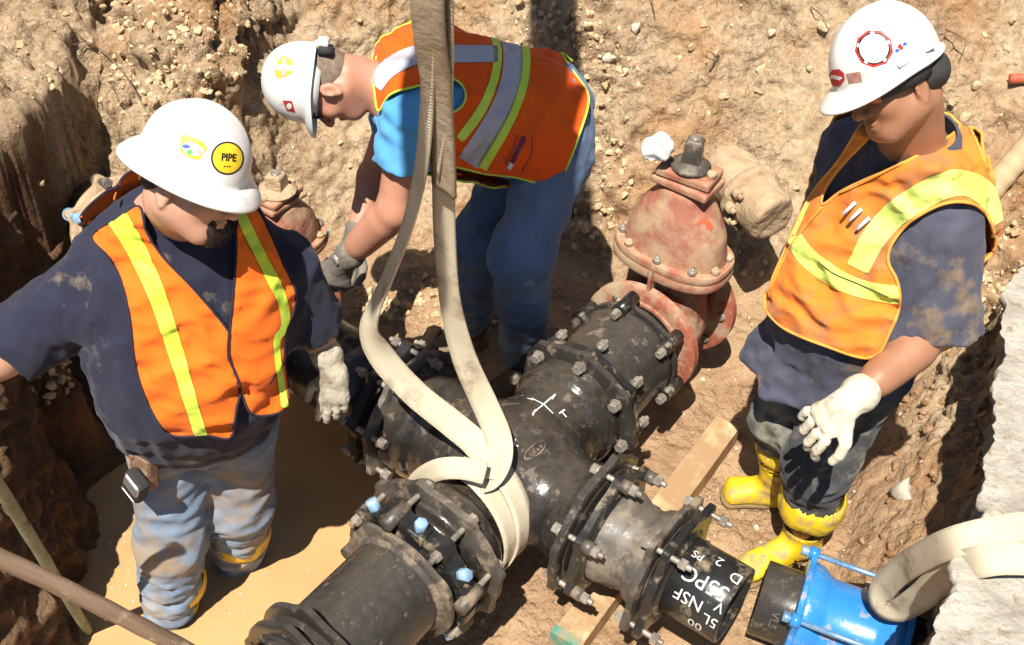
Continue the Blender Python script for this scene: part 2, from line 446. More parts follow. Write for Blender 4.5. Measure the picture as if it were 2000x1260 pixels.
# the left bank leans out over its foot, the right one a little
ovh = sst(-1.0, -1.35, GX)*(GX > -2.6)*np.clip(GH/1.3, 0, 1.2)*sst(4.2, 3.6, GY); GP[..., 0] += .03*ovh
nx, ny = GX.shape
ii = np.arange(nx*ny).reshape(nx, ny); GF = np.stack([ii[:-1, :-1], ii[1:, :-1], ii[1:, 1:], ii[:-1, 1:]], -1).reshape(-1, 4)
def ground_at(x, y):
    i = int(np.clip(np.searchsorted(gx, x), 1, nx-1)); j = int(np.clip(np.searchsorted(gy, y), 1, ny-1)); return GP[i, j], GN[i, j]

def ground_mat():
    m = bpy.data.materials.new('excavated_soil'); m.use_nodes = True; n = m.node_tree.nodes; l = m.node_tree.links; b = n['Principled BSDF']
    tc = n.new('ShaderNodeTexCoord'); co = tc.outputs['Object']
    def nz(sc, det=8, ro=.65):
        k = n.new('ShaderNodeTexNoise'); k.inputs['Scale'].default_value = sc; k.inputs['Detail'].default_value = det; k.inputs['Roughness'].default_value = ro; l.new(co, k.inputs[0]); return k.outputs[0]
    def ramp(s, *st):
        k = n.new('ShaderNodeValToRGB'); e = k.color_ramp.elements; e[0].position, e[0].color = st[0][0], (*st[0][1], 1); e[1].position, e[1].color = st[-1][0], (*st[-1][1], 1)
        for p, c in st[1:-1]: q = e.new(p); q.color = (*c, 1)
        l.new(s, k.inputs[0]); return k.outputs[0]
    def mix(f, a, c):
        k = n.new('ShaderNodeMixRGB'); l.new(f, k.inputs[0])
        for i, v in ((1, a), (2, c)):
            if isinstance(v, tuple): k.inputs[i].default_value = (*v, 1)
            else: l.new(v, k.inputs[i])
        return k.outputs[0]
    dry = ramp(nz(2.6), (.34, (.34, .19, .09)), (.5, (.54, .355, .19)), (.66, (.64, .47, .285)))
    fine = ramp(nz(42, 6, .7), (.38, (.36, .25, .145)), (.62, (.74, .62, .45)))
    k = n.new('ShaderNodeMixRGB'); k.inputs[0].default_value = .42; l.new(dry, k.inputs[1]); l.new(fine, k.inputs[2]); dry = k.outputs[0]
    red = ramp(nz(1.4, 5), (.50, (0, 0, 0)), (.64, (1, 1, 1))); dry = mix(red, dry, (.49, .27, .13))
    grit = ramp(nz(95, 3, .5), (.66, (0, 0, 0)), (.72, (1, 1, 1))); dry = mix(grit, dry, (.74, .64, .50))
    wetc = ramp(nz(7), (.36, (.42, .25, .135)), (.62, (.60, .39, .225)))
    wetc = mix(grit, wetc, (.62, .50, .37))
    sep = n.new('ShaderNodeSeparateXYZ'); l.new(co, sep.inputs[0])
    ad = n.new('ShaderNodeMath'); ad.operation = 'MULTIPLY_ADD'; l.new(nz(3.5, 6), ad.inputs[0]); ad.inputs[1].default_value = .28; l.new(sep.outputs[2], ad.inputs[2])
    mr = n.new('ShaderNodeMapRange'); l.new(ad.outputs[0], mr.inputs[0]); mr.inputs[1].default_value = .22; mr.inputs[2].default_value = .40
    # ramp over x, left unlinked from the colour
    mx = n.new('ShaderNodeMapRange'); l.new(sep.outputs[0], mx.inputs[0]); mx.inputs[1].default_value = 1.9; mx.inputs[2].default_value = 1.3; mx.clamp = True
    col = mix(mr.outputs[0], wetc, dry)
    # shade of the left bank painted into the soil colour, masked by position
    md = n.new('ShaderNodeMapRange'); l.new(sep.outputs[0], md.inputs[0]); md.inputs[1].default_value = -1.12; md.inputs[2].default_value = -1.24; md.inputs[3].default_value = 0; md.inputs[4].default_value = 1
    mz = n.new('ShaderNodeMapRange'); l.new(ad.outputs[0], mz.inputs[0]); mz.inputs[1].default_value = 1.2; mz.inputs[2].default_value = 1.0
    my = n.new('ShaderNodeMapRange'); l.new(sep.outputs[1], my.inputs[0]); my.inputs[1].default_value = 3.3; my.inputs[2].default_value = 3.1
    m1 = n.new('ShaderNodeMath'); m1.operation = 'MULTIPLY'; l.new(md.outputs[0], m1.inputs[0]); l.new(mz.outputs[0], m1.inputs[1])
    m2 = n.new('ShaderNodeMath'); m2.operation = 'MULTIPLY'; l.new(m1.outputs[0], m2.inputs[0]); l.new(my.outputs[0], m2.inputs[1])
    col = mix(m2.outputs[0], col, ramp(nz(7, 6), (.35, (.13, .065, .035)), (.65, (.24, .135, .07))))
    l.new(col, b.inputs['Base Color'])
    rr = n.new('ShaderNodeMapRange'); l.new(mr.outputs[0], rr.inputs[0]); rr.inputs[3].default_value = .36; rr.inputs[4].default_value = .95; l.new(rr.outputs[0], b.inputs['Roughness'])
    b.inputs['Specular IOR Level'].default_value = .35
    vo = n.new('ShaderNodeTexVoronoi'); vo.inputs['Scale'].default_value = 26; l.new(co, vo.inputs['Vector']); vo.inputs['Randomness'].default_value = 1
    v2 = n.new('ShaderNodeTexVoronoi'); v2.inputs['Scale'].default_value = 70; l.new(co, v2.inputs['Vector'])
    am = n.new('ShaderNodeMath'); am.operation = 'MULTIPLY_ADD'; l.new(v2.outputs['Distance'], am.inputs[0]); am.inputs[1].default_value = .35; l.new(vo.outputs['Distance'], am.inputs[2])
    ms = n.new('ShaderNodeMath'); ms.operation = 'MULTIPLY'; l.new(am.outputs[0], ms.inputs[0]); l.new(ramp(nz(3.1, 4), (.42, (0, 0, 0)), (.58, (1, 1, 1))), ms.inputs[1])
    b0 = n.new('ShaderNodeBump'); b0.invert = True; b0.inputs['Strength'].default_value = .9; b0.inputs['Distance'].default_value = .028; l.new(ms.outputs[0], b0.inputs['Height'])
    b1 = n.new('ShaderNodeBump'); l.new(b0.outputs[0], b1.inputs['Normal']); b1.inputs['Strength'].default_value = .9; b1.inputs['Distance'].default_value = .018; l.new(nz(55, 9, .7), b1.inputs['Height'])
    b2 = n.new('ShaderNodeBump'); b2.inputs['Strength'].default_value = .5; b2.inputs['Distance'].default_value = .004; l.new(nz(190, 4, .6), b2.inputs['Height']); l.new(b1.outputs[0], b2.inputs['Normal'])
    l.new(b2.outputs[0], b.inputs['Normal']); return m
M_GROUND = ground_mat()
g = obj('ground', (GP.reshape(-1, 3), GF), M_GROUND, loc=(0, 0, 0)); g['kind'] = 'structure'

def bank_sheet():
    ys = np.arange(1.15, 3.24, .010); zs = np.arange(-.12, 1.2, .012); Y, Z = np.meshgrid(ys, zs, indexing='ij')
    n2 = fbm(np.stack([Y*0+5, Y*4.1, 0*Y+5], -1), 3); X = seg_interp(Y, LEDGE)+.035; top = seg_interp(Y, LEDGEZ)
    Q = np.stack([X, Y, Z], -1)
    d = .045*fbm(Q*V(3, 3, 4.5), 4, .6)+.028*ridged(Q*V(6, 6, 11)+3, 3)-.02+(.55-cells((Q*17).reshape(-1, 3)).reshape(X.shape))*.03
    d = d+.06*sst(.18, -.05, Z)-.05*sst(.2, .8, Z)*sst(1.2, .9, Z)
    X = X+np.clip(d, -.06, .09)-.10*sst(top-.10, top+.02, Z)-.02*(Z-.5); Z = np.minimum(Z, top+.015*fbm(Q*7, 2))
    m, k = X.shape; ii = np.arange(m*k).reshape(m, k)
    return np.stack([X, Y, Z], -1).reshape(-1, 3), np.stack([ii[:-1, :-1], ii[1:, :-1], ii[1:, 1:], ii[:-1, 1:]], -1).reshape(-1, 4)
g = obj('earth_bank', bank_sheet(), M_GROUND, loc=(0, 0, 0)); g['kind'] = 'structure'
# muddy water
def water_mat():
    m = bpy.data.materials.new('muddy_water'); m.use_nodes = True; n = m.node_tree.nodes; l = m.node_tree.links; b = n['Principled BSDF']
    tc = n.new('ShaderNodeTexCoord'); k = n.new('ShaderNodeTexNoise'); k.inputs['Scale'].default_value = 3.5; k.inputs['Detail'].default_value = 8; l.new(tc.outputs['Object'], k.inputs[0])
    cr = n.new('ShaderNodeValToRGB'); e = cr.color_ramp.elements; e[0].position = .35; e[1].position = .65; e[0].color = (.54, .315, .14, 1); e[1].color = (.62, .375, .17, 1); l.new(k.outputs[0], cr.inputs[0])
    l.new(cr.outputs[0], b.inputs['Base Color']); b.inputs['Roughness'].default_value = .12; b.inputs['IOR'].default_value = 1.33; b.inputs['Specular IOR Level'].default_value = .5
    w = n.new('ShaderNodeTexNoise'); w.inputs['Scale'].default_value = 16; w.inputs['Detail'].default_value = 3; l.new(tc.outputs['Object'], w.inputs[0])
    bp = n.new('ShaderNodeBump'); bp.inputs['Strength'].default_value = .22; bp.inputs['Distance'].default_value = .01; l.new(w.outputs[0], bp.inputs['Height']); l.new(bp.outputs[0], b.inputs['Normal']); return m
M_WATER = water_mat()
w = obj('water', (V([-1.75, .4, 0], [.3, .4, 0], [.3, 3.3, 0], [-1.75, 3.3, 0]) if False else np.array([[-1.75, .4, .022], [.15, .4, .022], [.15, 3.2, .022], [-1.75, 3.2, .022]]), [(0, 1, 2, 3)]), M_WATER, loc=(0, 0, 0)); w['kind'] = 'structure'
M_FOAM = mat('water_bubbles', (.8, .72, .55), rough=.3)
rs = np.random.RandomState(3); parts = []
for k in range(150):
    if k < 45: c = at_z(rs.uniform(190, 300), rs.uniform(1000, 1160), .023)
    else: c = V(rs.uniform(-1.2, -.35), rs.uniform(1.0, 2.7), .023)
    r = rs.uniform(.0015, .0045); parts.append(lathe(c, V(0, 0, 1), [(0, r), (r*.4, r*.8), (r*.6, r*.3)], 7))
o = obj('bubbles', join(*parts)[:2], M_FOAM, loc=(0, 0, 0)); o['kind'] = 'stuff'; tag(o, 'small pale bubbles and specks floating on the muddy water', 'bubbles'); o['kind'] = 'stuff'

# clods and pebbles lying on the slopes
def clod_templates(n, seed, sub_=2):
    r = np.random.RandomState(seed); out = []
    bm = bmesh.new(); bmesh.ops.create_icosphere(bm, subdivisions=sub_, radius=1); bm.verts.ensure_lookup_table()
    vs = np.array([v.co[:] for v in bm.verts]); fs = np.array([[v.index for v in f.verts] for f in bm.faces]); bm.free()
    for k in range(n):
        q = vs*(1+.42*fbm(vs*1.5+k*7.7, 4, .65)[:, None]); q = q*r.uniform(.65, 1.15, 3)
        for _ in range(7):
            d = nrm(r.normal(size=3)); c = r.uniform(.35, .7); s = q@d; q = q-np.outer(np.clip(s-c, 0, 9), d)*.85
        out.append(q)
    return out, fs
TPL, TF = clod_templates(14, 5); TPS, TFS = clod_templates(14, 9, 1)
def scatter(n, size, region, seed, sink=.3, weight=None):
    r = np.random.RandomState(seed); vs, fs, c = [], [], 0
    t = 0
    while t < n:
        t += 1; x, y = region(r)
        p, nn = ground_at(x, y)
        if weight is not None and r.rand() > weight(p): continue
        s = size(r); big_ = s > .013; T = (TPL if big_ else TPS)[r.randint(14)]*s; a = r.uniform(0, 6.28); ca, sa = math.cos(a), math.sin(a)
        T = T@np.array([[ca, sa, 0], [-sa, ca, 0], [0, 0, 1]]); tilt = r.normal(size=3)*.3
        T = T+np.cross(tilt, T)
        vs.append(T+p+nn*s*(1-2*sink)*.5); fs.append((TF if big_ else TFS)+c); c += len(T)
    return np.vstack(vs), np.vstack(fs)
M_CLOD = mat('dry_clods', (.50, .335, .18), (.74, .57, .37), (.62, .45, .26), scale=9, rough=.95, bump=.8, bscale=70, bdist=.006)
M_PEB = mat('pale_pebbles', (.56, .47, .36), (.76, .69, .58), scale=14, rough=.75, bump=.3)
M_WCLOD = mat('wet_clods', (.24, .125, .06), (.38, .22, .115), scale=9, rough=.5, spec=.5, bump=.6)
pw = lambda r, a, b, p: a+(b-a)*r.rand()**p
reg_back = lambda r: (r.uniform(-2.6, 2.5), r.uniform(3.2, 4.8))
cl = lambda p: .05+.95*float(sst(.0, .5, fbm(p[None]*1.6+3, 2))[0])*(1 if p[2] > .05 else .3)
o = obj('soil_clods', scatter(26000, lambda r: pw(r, .0035, .021, 2.6), reg_back, 1, .4, cl), M_CLOD, loc=(0, 0, 0), smooth=False); tag(o, 'crumbly tan clods of dry soil strewn over the dug slope', 'soil clods'); o['kind'] = 'stuff'
o = obj('pebbles', scatter(1500, lambda r: pw(r, .002, .008, 3), lambda r: (r.uniform(-2.4, 2.3), r.uniform(2.7, 4.7)), 2, .35, lambda p: 1. if p[2] > .02 else 0.), M_PEB, loc=(0, 0, 0)); tag(o, 'pale pebbles scattered across the dry slope', 'pebbles'); o['kind'] = 'stuff'
M_GRAV = mat('wet_gravel', (.30, .20, .12), (.58, .48, .36), scale=20, rough=.45, spec=.5)
o = obj('gravel', scatter(900, lambda r: pw(r, .003, .012, 3), lambda r: (r.uniform(-.3, 1.6), r.uniform(1.5, 3.4)), 4, .45, lambda p: 1. if .0 < p[2] < .7 else 0.), M_GRAV, loc=(0, 0, 0)); tag(o, 'small wet stones pressed into the reddish mud of the trench floor', 'gravel'); o['kind'] = 'stuff'
o = obj('mud_clods', scatter(700, lambda r: pw(r, .004, .024, 3), lambda r: (r.uniform(1.0, 1.75), r.uniform(1.5, 3.2)), 5, .4, lambda p: 1. if .1 < p[2] < .75 else 0.), M_WCLOD, loc=(0, 0, 0), smooth=False); tag(o, 'damp brown lumps of mud on the slope behind the yellow boots', 'mud clods'); o['kind'] = 'stuff'
o = obj('bank_clods', scatter(1800, lambda r: pw(r, .005, .026, 2), lambda r: (r.uniform(-1.95, -1.36), r.uniform(2.25, 2.72)), 6, .35, lambda p: 1. if p[2] > .33 else 0.), M_CLOD, loc=(0, 0, 0), smooth=False); tag(o, 'heap of crumbly pale clods on the left bank behind the raised arm', 'soil clods'); o['kind'] = 'stuff'

# ------------------------------------------------------------------ concrete slab at the right
def slab():
    px = [(2000, 520), (1968, 560), (1955, 640), (1962, 700), (1935, 760), (1945, 830), (1925, 900), (1915, 960), (1925, 1010), (1880, 1060), (1860, 1100), (1870, 1150), (1835, 1190), (1815, 1260), (1790, 1330)]
    E = [at_z(x, y, .92)[:2] for x, y in px]
    L = []
    r = np.random.RandomState(4)
    for i in range(len(E)-1):
        for k in range(9):
            t = k/9; p = E[i]*(1-t)+E[i+1]*t; L.append(p)
    L.append(E[-1]); L = np.array(L); L[:, 0] += .012*fbm(np.c_[L*9, L[:, 0]*0], 3)+.012*noise3(np.c_[L*38, L[:, 0]*0])
    m = len(L); nu = 70; vs = []
    for i in range(m):
        for j in range(nu):
            u = (j/(nu-1))**1.5*1.8; vs.append((L[i][0]+u, L[i][1]+.15*u, .92))
    top = np.array(vs); n = fbm(top*V(9, 9, 1), 4); top[:, 2] += .008*n+.004*fbm(top*V(40, 40, 1), 2)
    idx = lambda i, j: i*nu+j
    fs = [(idx(i, j), idx(i+1, j), idx(i+1, j+1), idx(i, j+1)) for i in range(m-1) for j in range(nu-1)]
    k0 = len(top); side = []
    prev = None; rows = 9
    for i in range(m):
        for s in range(1, rows):
            z = top[idx(i, 0)][2]-s*.028; off = .03*noise3(V(L[i][0]*14, L[i][1]*14, z*20)[None])[0]+.02*math.sin(s*.5)-.012*(s == 1)+.02*s*.4
            side.append((L[i][0]+off, L[i][1], z))
    vs = np.vstack([top, np.array(side)])
    sid = lambda i, s: idx(i, 0) if s == 0 else k0+i*(rows-1)+s-1
    fs += [(sid(i, s), sid(i, s+1), sid(i+1, s+1), sid(i+1, s)) for i in range(m-1) for s in range(rows-1)]
    # lower face so the slab is closed
    b0 = len(vs); vs = np.vstack([vs, [(L[i][0]+1.8, L[i][1]+.27, .68) for i in range(m)]])
    fs += [(sid(i, rows-1), b0+i, b0+i+1, sid(i+1, rows-1)) for i in range(m-1)]
    fs += [(b0+i, idx(i, nu-1), idx(i+1, nu-1), b0+i+1) for i in range(m-1)]
    return vs, fs
M_SLAB = mat('rough_concrete', (.36, .32, .265), (.56, .51, .44), (.47, .43, .36), scale=11, rough=.95, bump=1.0, bscale=34, bdist=.016, dirt=(.30, .22, .14), dirt_amt=.22, dscale=26)
o = obj('concrete_slab', slab(), M_SLAB, loc=(1.3, 2.0, .7)); tag(o, 'pale rough broken edged concrete slab above the trench at the right edge', 'slab')

# ------------------------------------------------------------------ loose stones, timber, tool handles
M_STONE = mat('pale_stone', (.50, .42, .32), (.68, .61, .50), scale=12, rough=.85, bump=.7)
def stone(px, py, z, s, label, m=M_STONE, sq=(1, 1, .7), k=0, name='stone'):
    c = at_z(px, py, z); T = TPL[k % 14]*s*V(*sq); T = T*(1+.05*fbm(T*40, 2)[:, None])
    o = obj(name, (T+c, TF), m, loc=c); return tag(o, label, 'stone', 'loose stones around the trench')
def snap(px, py):
    """walk along the view ray to the ground surface."""
    d = ray(px, py); t = 1.2
    while t < 9:
        p = _C+d*t
        if ground_at(p[0], p[1])[0][2] > p[2]: return p
        t += .01
    return _C+d*4
for (px, py, s, lab, k) in ((1757, 968, .05, 'large pale stone on the damp mud slope below the dark gap', 1), (1700, 1148, .022, 'small pale stone in the mud just right of the yellow boot heel', 2),
                            (1478, 1032, .016, 'tiny pale stone between the two yellow boots', 3), (1296, 700, .02, 'small stone at the foot of the red flange', 4),
                            (1345, 985, .014, 'small stone lying beside the wooden plank', 5), (1372, 742, .016, 'pale stone on the wet mud in front of the red valve', 6),
                            (1240, 60, .03, 'rounded stone high on the slope above the red valve', 7), (35, 400, .02, 'pale stone lodged in the dark left bank', 8),
                            (1186, 118, .03, 'flat pale stone on the slope above the bending worker', 9), (700, 415, .03, 'dark stone behind the bare forearm of the bending worker', 10)):
    p = snap(px, py); T = TPL[k % 14]*s; T = T*(1+.05*fbm(T*40, 2)[:, None]); tag(obj('stone', (T+p+V(0, 0, s*.3), TF), M_STONE, loc=p), lab, 'stone', 'loose stones around the trench')
M_WOOD = mat('pale_timber', (.52, .37, .19), (.74, .58, .34), scale=3, stretch=(1, 14, 14), rough=.75, bump=.5, bscale=20, dirt=(.42, .26, .14), dirt_amt=.85, dscale=9)
M_WOODG = mat('green_paint_end', (.10, .27, .20), (.20, .38, .28), scale=20, rough=.8, dirt=(.42, .27, .15), dirt_amt=.6, dscale=20)
def plank(a, b, w, t, label, cat='plank', m=M_WOOD, name='plank', up=(0, 0, 1), grp=None):
    a, b = np.asarray(a, float), np.asarray(b, float); d = nrm(b-a); y = nrm(np.cross(up, d)); z = np.cross(d, y); L = np.linalg.norm(b-a)
    vs = [];  nseg = 12
    for i in range(nseg+1):
        for (p, q) in ((-1, -1), (1, -1), (1, 1), (-1, 1)):
            v = V(i/nseg*L-L/2, p*w/2, q*t/2); v[1:] += .002*noise3(v[None]*6+p+q*2)[0]; vs.append(v)
    vs = np.array(vs); fs = [(i*4+k, i*4+(k+1) % 4, i*4+4+(k+1) % 4, i*4+4+k) for i in range(nseg) for k in range(4)]+[(3, 2, 1, 0), tuple(nseg*4+k for k in range(4))]
    o = obj(name, (vs, fs), m, loc=(0, 0, 0), smooth=False); R = Matrix(np.stack([d, y, z], 1).tolist()).to_4x4(); R.translation = Vector((a+b)/2); o.matrix_world = R
    bevel(o, .003); return tag(o, label, cat, grp)
pa, pb = at_z(1105, 1262, .085), at_z(1418, 838, .085)
pl = plank(pa, pb, .095, .085, 'long pale timber under the pipe running up past the yellow boots')
e = nrm(pb-pa); gp = box(pa+e*.004+V(0, 0, .0), e, np.cross(V(0, 0, 1), e), V(0, 0, 1), .03, .101, .090)
gpo = obj('painted_end', gp, M_WOODG, smooth=False); gpo.parent = pl; gpo.matrix_parent_inverse = pl.matrix_world.inverted()
pp = snap(820, 655); plank(at_z(822, 690, .08), at_z(852, 640, .10), .05, .03, 'short pale wood offcut standing in mud behind the sling', 'offcut', name='wood_offcut', grp='wood offcuts')
plank(at_z(655, 592, .42), at_z(618, 612, .42), .05, .03, 'short pale wood block wedged below the grey work glove', 'offcut', name='wood_offcut', grp='wood offcuts')
p = snap(58, 368); plank(p+V(-.035, 0, .015), p+V(.05, .01, .02), .02, .012, 'small pale wood chip lying on the left bank', 'wood chip', name='wood_chip', grp='wood offcuts')
# tool handles across the lower left corner
def depth_pt(x, y, w): return _C+ray(x, y)*w
M_HAND = mat('weathered_wood_handle', (.17, .105, .065), (.36, .245, .165), scale=4, stretch=(9, 9, .8), rough=.7, bump=.3, bscale=50, dirt=(.45, .34, .23), dirt_amt=.25, dscale=20)
M_HANDG = mat('faded_green_handle', (.19, .20, .125), (.36, .36, .24), scale=5, rough=.6, bump=.2, dirt=(.12, .09, .06), dirt_amt=.3, dscale=9)
def handle(a, b, r, m, label, cat='tool handle', name='tool_handle'):
    a, b = np.asarray(a, float), np.asarray(b, float); L = np.linalg.norm(b-a); n = 24
    pts = np.array([V(0, .006*math.sin(3*i/n), L*i/n) for i in range(n+1)]); rr = [r*(1+.04*math.sin(i*1.7)) for i in range(n+1)]
    o = obj(name, tube(pts, rr, 14), m, loc=(0, 0, 0)); o.matrix_world = Matrix.Translation(Vector(a)) @ Vector(nrm(b-a)).to_track_quat('Z', 'Y').to_matrix().to_4x4()
    return tag(o, label, cat)
handle(depth_pt(-60, 1062, 1.75), depth_pt(420, 1300, 2.05), .0155, M_HAND, 'weathered brown wooden handle crossing the lower left corner in front')
handle(depth_pt(-40, 890, 2.2), at_z(172, 1235, .02), .0145, M_HANDG, 'faded grey green handle leaning down into the muddy water')
p = snap(1950, 395); handle(snap(1938, 392)+V(-.04, 0, -.02), snap(2030, 285)+V(0, 0, .10), .045, mat('muddy_pvc', (.52, .38, .21), (.66, .50, .30), rough=.6, dirt=(.5, .36, .2), dirt_amt=.4), 'tan muddy pipe half buried in the bank behind the right worker', 'pipe', 'buried_pipe')
a = snap(1962, 160)+V(0, -.03, .03); M_REDT = mat('faded_red_paint', (.50, .09, .05), (.66, .17, .10), rough=.5, dirt=(.5, .36, .22), dirt_amt=.3, dscale=30)
th = handle(a, a+V(.30, -.02, .03), .019, M_REDT, 'faded red tool handle poking in at the upper right edge'); 
# twigs and roots sticking out of the slope
M_TWIG = mat('dry_twig', (.14, .09, .055), (.26, .18, .11), rough=.9)
def twig(pts, r, label, branches=()):
    P = [snap(x, y)+V(0, -.02-h, .015+h) for x, y, h in pts]; L = catmull(P, 6)
    parts = [tube(L, list(np.linspace(r, r*.35, len(L))), 5)]
    for b in branches:
        Q = catmull([snap(x, y)+V(0, -.02-h, .015+h) for x, y, h in b], 6); parts.append(tube(Q, list(np.linspace(r*.6, r*.25, len(Q))), 5))
    return tag(obj('dry_root', join(*parts)[:2], M_TWIG), label, 'root', 'roots and twigs on the slope')
twig([(298, 232, 0), (262, 165, .02), (225, 118, .03), (185, 92, .04), (160, 95, .03), (120, 68, .01)], .0035, 'long thin bent root hanging over the slope above the left worker', [[(185, 92, .04), (150, 66, .03), (105, 64, 0)], [(160, 95, .03), (140, 102, .01), (125, 88, 0)]])
twig([(1385, 140, 0), (1392, 116, .02), (1374, 104, .02)], .005, 'short forked twig on the slope above the red valve', [[(1392, 116, .02), (1402, 104, .02)]])
twig([(1270, 0, 0), (1276, 34, .02)], .004, 'pale straight twig at the top edge above the bending worker')
twig([(1580, 15, 0), (1600, 40, .02), (1612, 62, .01)], .003, 'thin twig just left of the right worker helmet')
twig([(1842, 60, .0), (1858, 78, .03), (1872, 92, .03), (1868, 118, .01)], .0035, 'dark wiry root behind the right worker helmet', [[(1858, 78, .03), (1848, 96, .02)]])

# ------------------------------------------------------------------ pipework
C0 = at_z(994, 920, .42); AZ = math.radians(57)
VC = at_z(560, 560, .40)
D1 = V(math.cos(AZ), math.sin(AZ), 0); D2 = V(math.cos(AZ-math.pi/2), math.sin(AZ-math.pi/2), 0)   # NE, SE
UP = V(0, 0, 1)
def rs_(o, d, s):
    """the big bore runs share one radius factor; the small stub keeps its own size."""
    if o is not C0: return 1.
    return .86+.14*min(1., max(0., (s-.42)/.07)) if np.allclose(d, D2) else .86
def iron(name, a, b, dirt=.35, rough=.32, dscale=5, dcol=(.34, .255, .16)):
    return mat(name, a, b, scale=7, rough=rough, spec=.55, rough2=rough+.25, bump=.35, bscale=90, bdist=.0015, dirt=dcol, dirt_amt=dirt, dscale=dscale)
M_IRON = iron('black_asphalt_coated_iron', (.012, .011, .011), (.042, .036, .031), .18, .17, 20, (.14, .10, .07))
M_IRON2 = iron('dusty_black_iron', (.03, .027, .025), (.046, .041, .037), .16, .26, 20, (.20, .15, .11))
M_IRONG = iron('grey_muddy_iron', (.055, .050, .045), (.14, .125, .108), .42, .38, 9, (.27, .22, .16))
M_FLNG = iron('scuffed_iron_flange', (.040, .035, .031), (.11, .093, .078), .40, .40, 13, (.30, .225, .145))
M_BLACK = iron('black_painted_iron', (.012, .012, .012), (.035, .034, .033), .25, .28, 11)
M_BOLT = mat('muddy_steel_bolt', (.20, .17, .135), (.50, .44, .37), scale=30, rough=.42, spec=.6, metal=.35, bump=.3, bscale=150)
M_BLUEB = mat('blue_coated_bolt', (.20, .36, .54), (.42, .58, .74), scale=40, rough=.4, spec=.5)
M_CHALK = mat('white_paint_mark', (.75, .74, .72), (.85, .85, .83), rough=.8)
M_RUBBER = mat('black_rubber', (.01, .01, .01), (.02, .02, .02), rough=.6)

def top_dust(m, col, lo, hi, amt):
    n = m.node_tree.nodes; l = m.node_tree.links; b = n['Principled BSDF']; src = b.inputs['Base Color'].links[0].from_socket
    ge = n.new('ShaderNodeNewGeometry'); sp = n.new('ShaderNodeSeparateXYZ'); l.new(ge.outputs['Normal'], sp.inputs[0])
    nz = n.new('ShaderNodeTexNoise'); nz.inputs['Scale'].default_value = 38; nz.inputs['Detail'].default_value = 10; nz.inputs['Roughness'].default_value = .75
    tc = [k for k in n if k.type == 'TEX_COORD'][0]; l.new(tc.outputs['Object'], nz.inputs[0])
    ad = n.new('ShaderNodeMath'); ad.operation = 'MULTIPLY_ADD'; l.new(nz.outputs[0], ad.inputs[0]); ad.inputs[1].default_value = 1.6; l.new(sp.outputs[2], ad.inputs[2])
    mr = n.new('ShaderNodeMapRange'); l.new(ad.outputs[0], mr.inputs[0]); mr.inputs[1].default_value = lo; mr.inputs[2].default_value = hi; mr.inputs[4].default_value = amt
    mx = n.new('ShaderNodeMixRGB'); l.new(mr.outputs[0], mx.inputs[0]); l.new(src, mx.inputs[1]); mx.inputs[2].default_value = (*col, 1); l.new(mx.outputs[0], b.inputs['Base Color'])
for m_, a_ in ((M_IRON, .22), (M_IRON2, .16), (M_FLNG, .34), (M_IRONG, .28)): top_dust(m_, (.30, .235, .165), 1.35, 2.0, a_)
def around(o, d, r, a, s, up=UP):
    r = r*rs_(o, d, s); x, y, d = frame(d, up); return np.asarray(o)+d*s+r*(math.cos(a)*x+math.sin(a)*y), math.cos(a)*x+math.sin(a)*y
def lobed(n, amp, ph=0, pw=3): return lambda a, s, r: 1+amp*(max(0, math.cos((a-ph)*n))**pw)
def gland(o, d, s0, th, r_in, r_out, n, ph, amp=.12, lip=.008):
    """follower ring with ears: annular plate lobed towards its bolts."""
    prof = [(s0, r_in), (s0, r_out*.93), (s0+.004, r_out), (s0+th-.004, r_out), (s0+th, r_out*.96), (s0+th, r_in+lip+.012), (s0+th+lip, r_in+.010), (s0+th+lip, r_in)]
    f = lobed(n, amp, ph)
    def rf(a, s, r): return f(a, s, r) if r > r_in+.03 else 1
    return lathe(o, d, prof, 144, rfun=rf, close=True)
def bolt(parent, o, d, r, a, s0, s1, rad=.0085, head=.0162, nut=True, m=None, mh=None, washer=True):
    p0, _ = around(o, d, r, a, s0); p1, _ = around(o, d, r, a, s1); d = nrm(p1-p0)
    parts = [rod(p0+d*.004, p1, rad, n=10), hexprism(p0-d*.002, p0+d*.020, head)]
    L = np.linalg.norm(p1-p0)
    if nut: parts.append(hexprism(p1-d*.036, p1-d*.014, head))
    if washer: parts.append(rod(p0+d*.019, p0+d*.023, head*1.15, n=14))
    return autosmooth(obj('bolt', join(*parts)[:2], m or M_BOLT, parent))
PA = thing('pipe_cross', 'black iron four way pipe cross with bolted joints hanging in the tan sling', 'pipe fitting', C0*V(1, 1, 0))
# cross body: four fused barrels with soft fillets
f = Fld()
for d in (D1, -D1, D2, -D2): f.cone(C0, C0+d*(.30 if d is D2 else .36), .154, .154, .075)
f.ell(C0, (.178, .178, .165), k=.07)
for d in (D1, -D1, D2, -D2):
    for s, r in ((.255, .160), (.285, .172)):
        a = C0+d*s; M = np.stack(frame(d), 1); f.loft(a, M, [(-.012, 0, 0, r, r), (.03, 0, 0, r, r)], k=.025, n=2)
for d in (D1, -D1, D2, -D2):
    M = np.stack(frame(d), 1); f.loft(C0+d*.305, M, [(-.03, 0, 0, .176, .176), (.0, 0, 0, .183, .183), (.015 if d is D2 else .075, 0, 0, .183, .183)], k=.02, n=2)
lo, hi = bounds([C0+d*.37 for d in (D1, -D1, D2, -D2)], .2); lo[2] = C0[2]-.24; hi[2] = C0[2]+.24
f.dp = lambda P: .0012*noise3(P*22)
cb = obj('body', f.mesh(lo, hi, .008), M_IRON, PA)
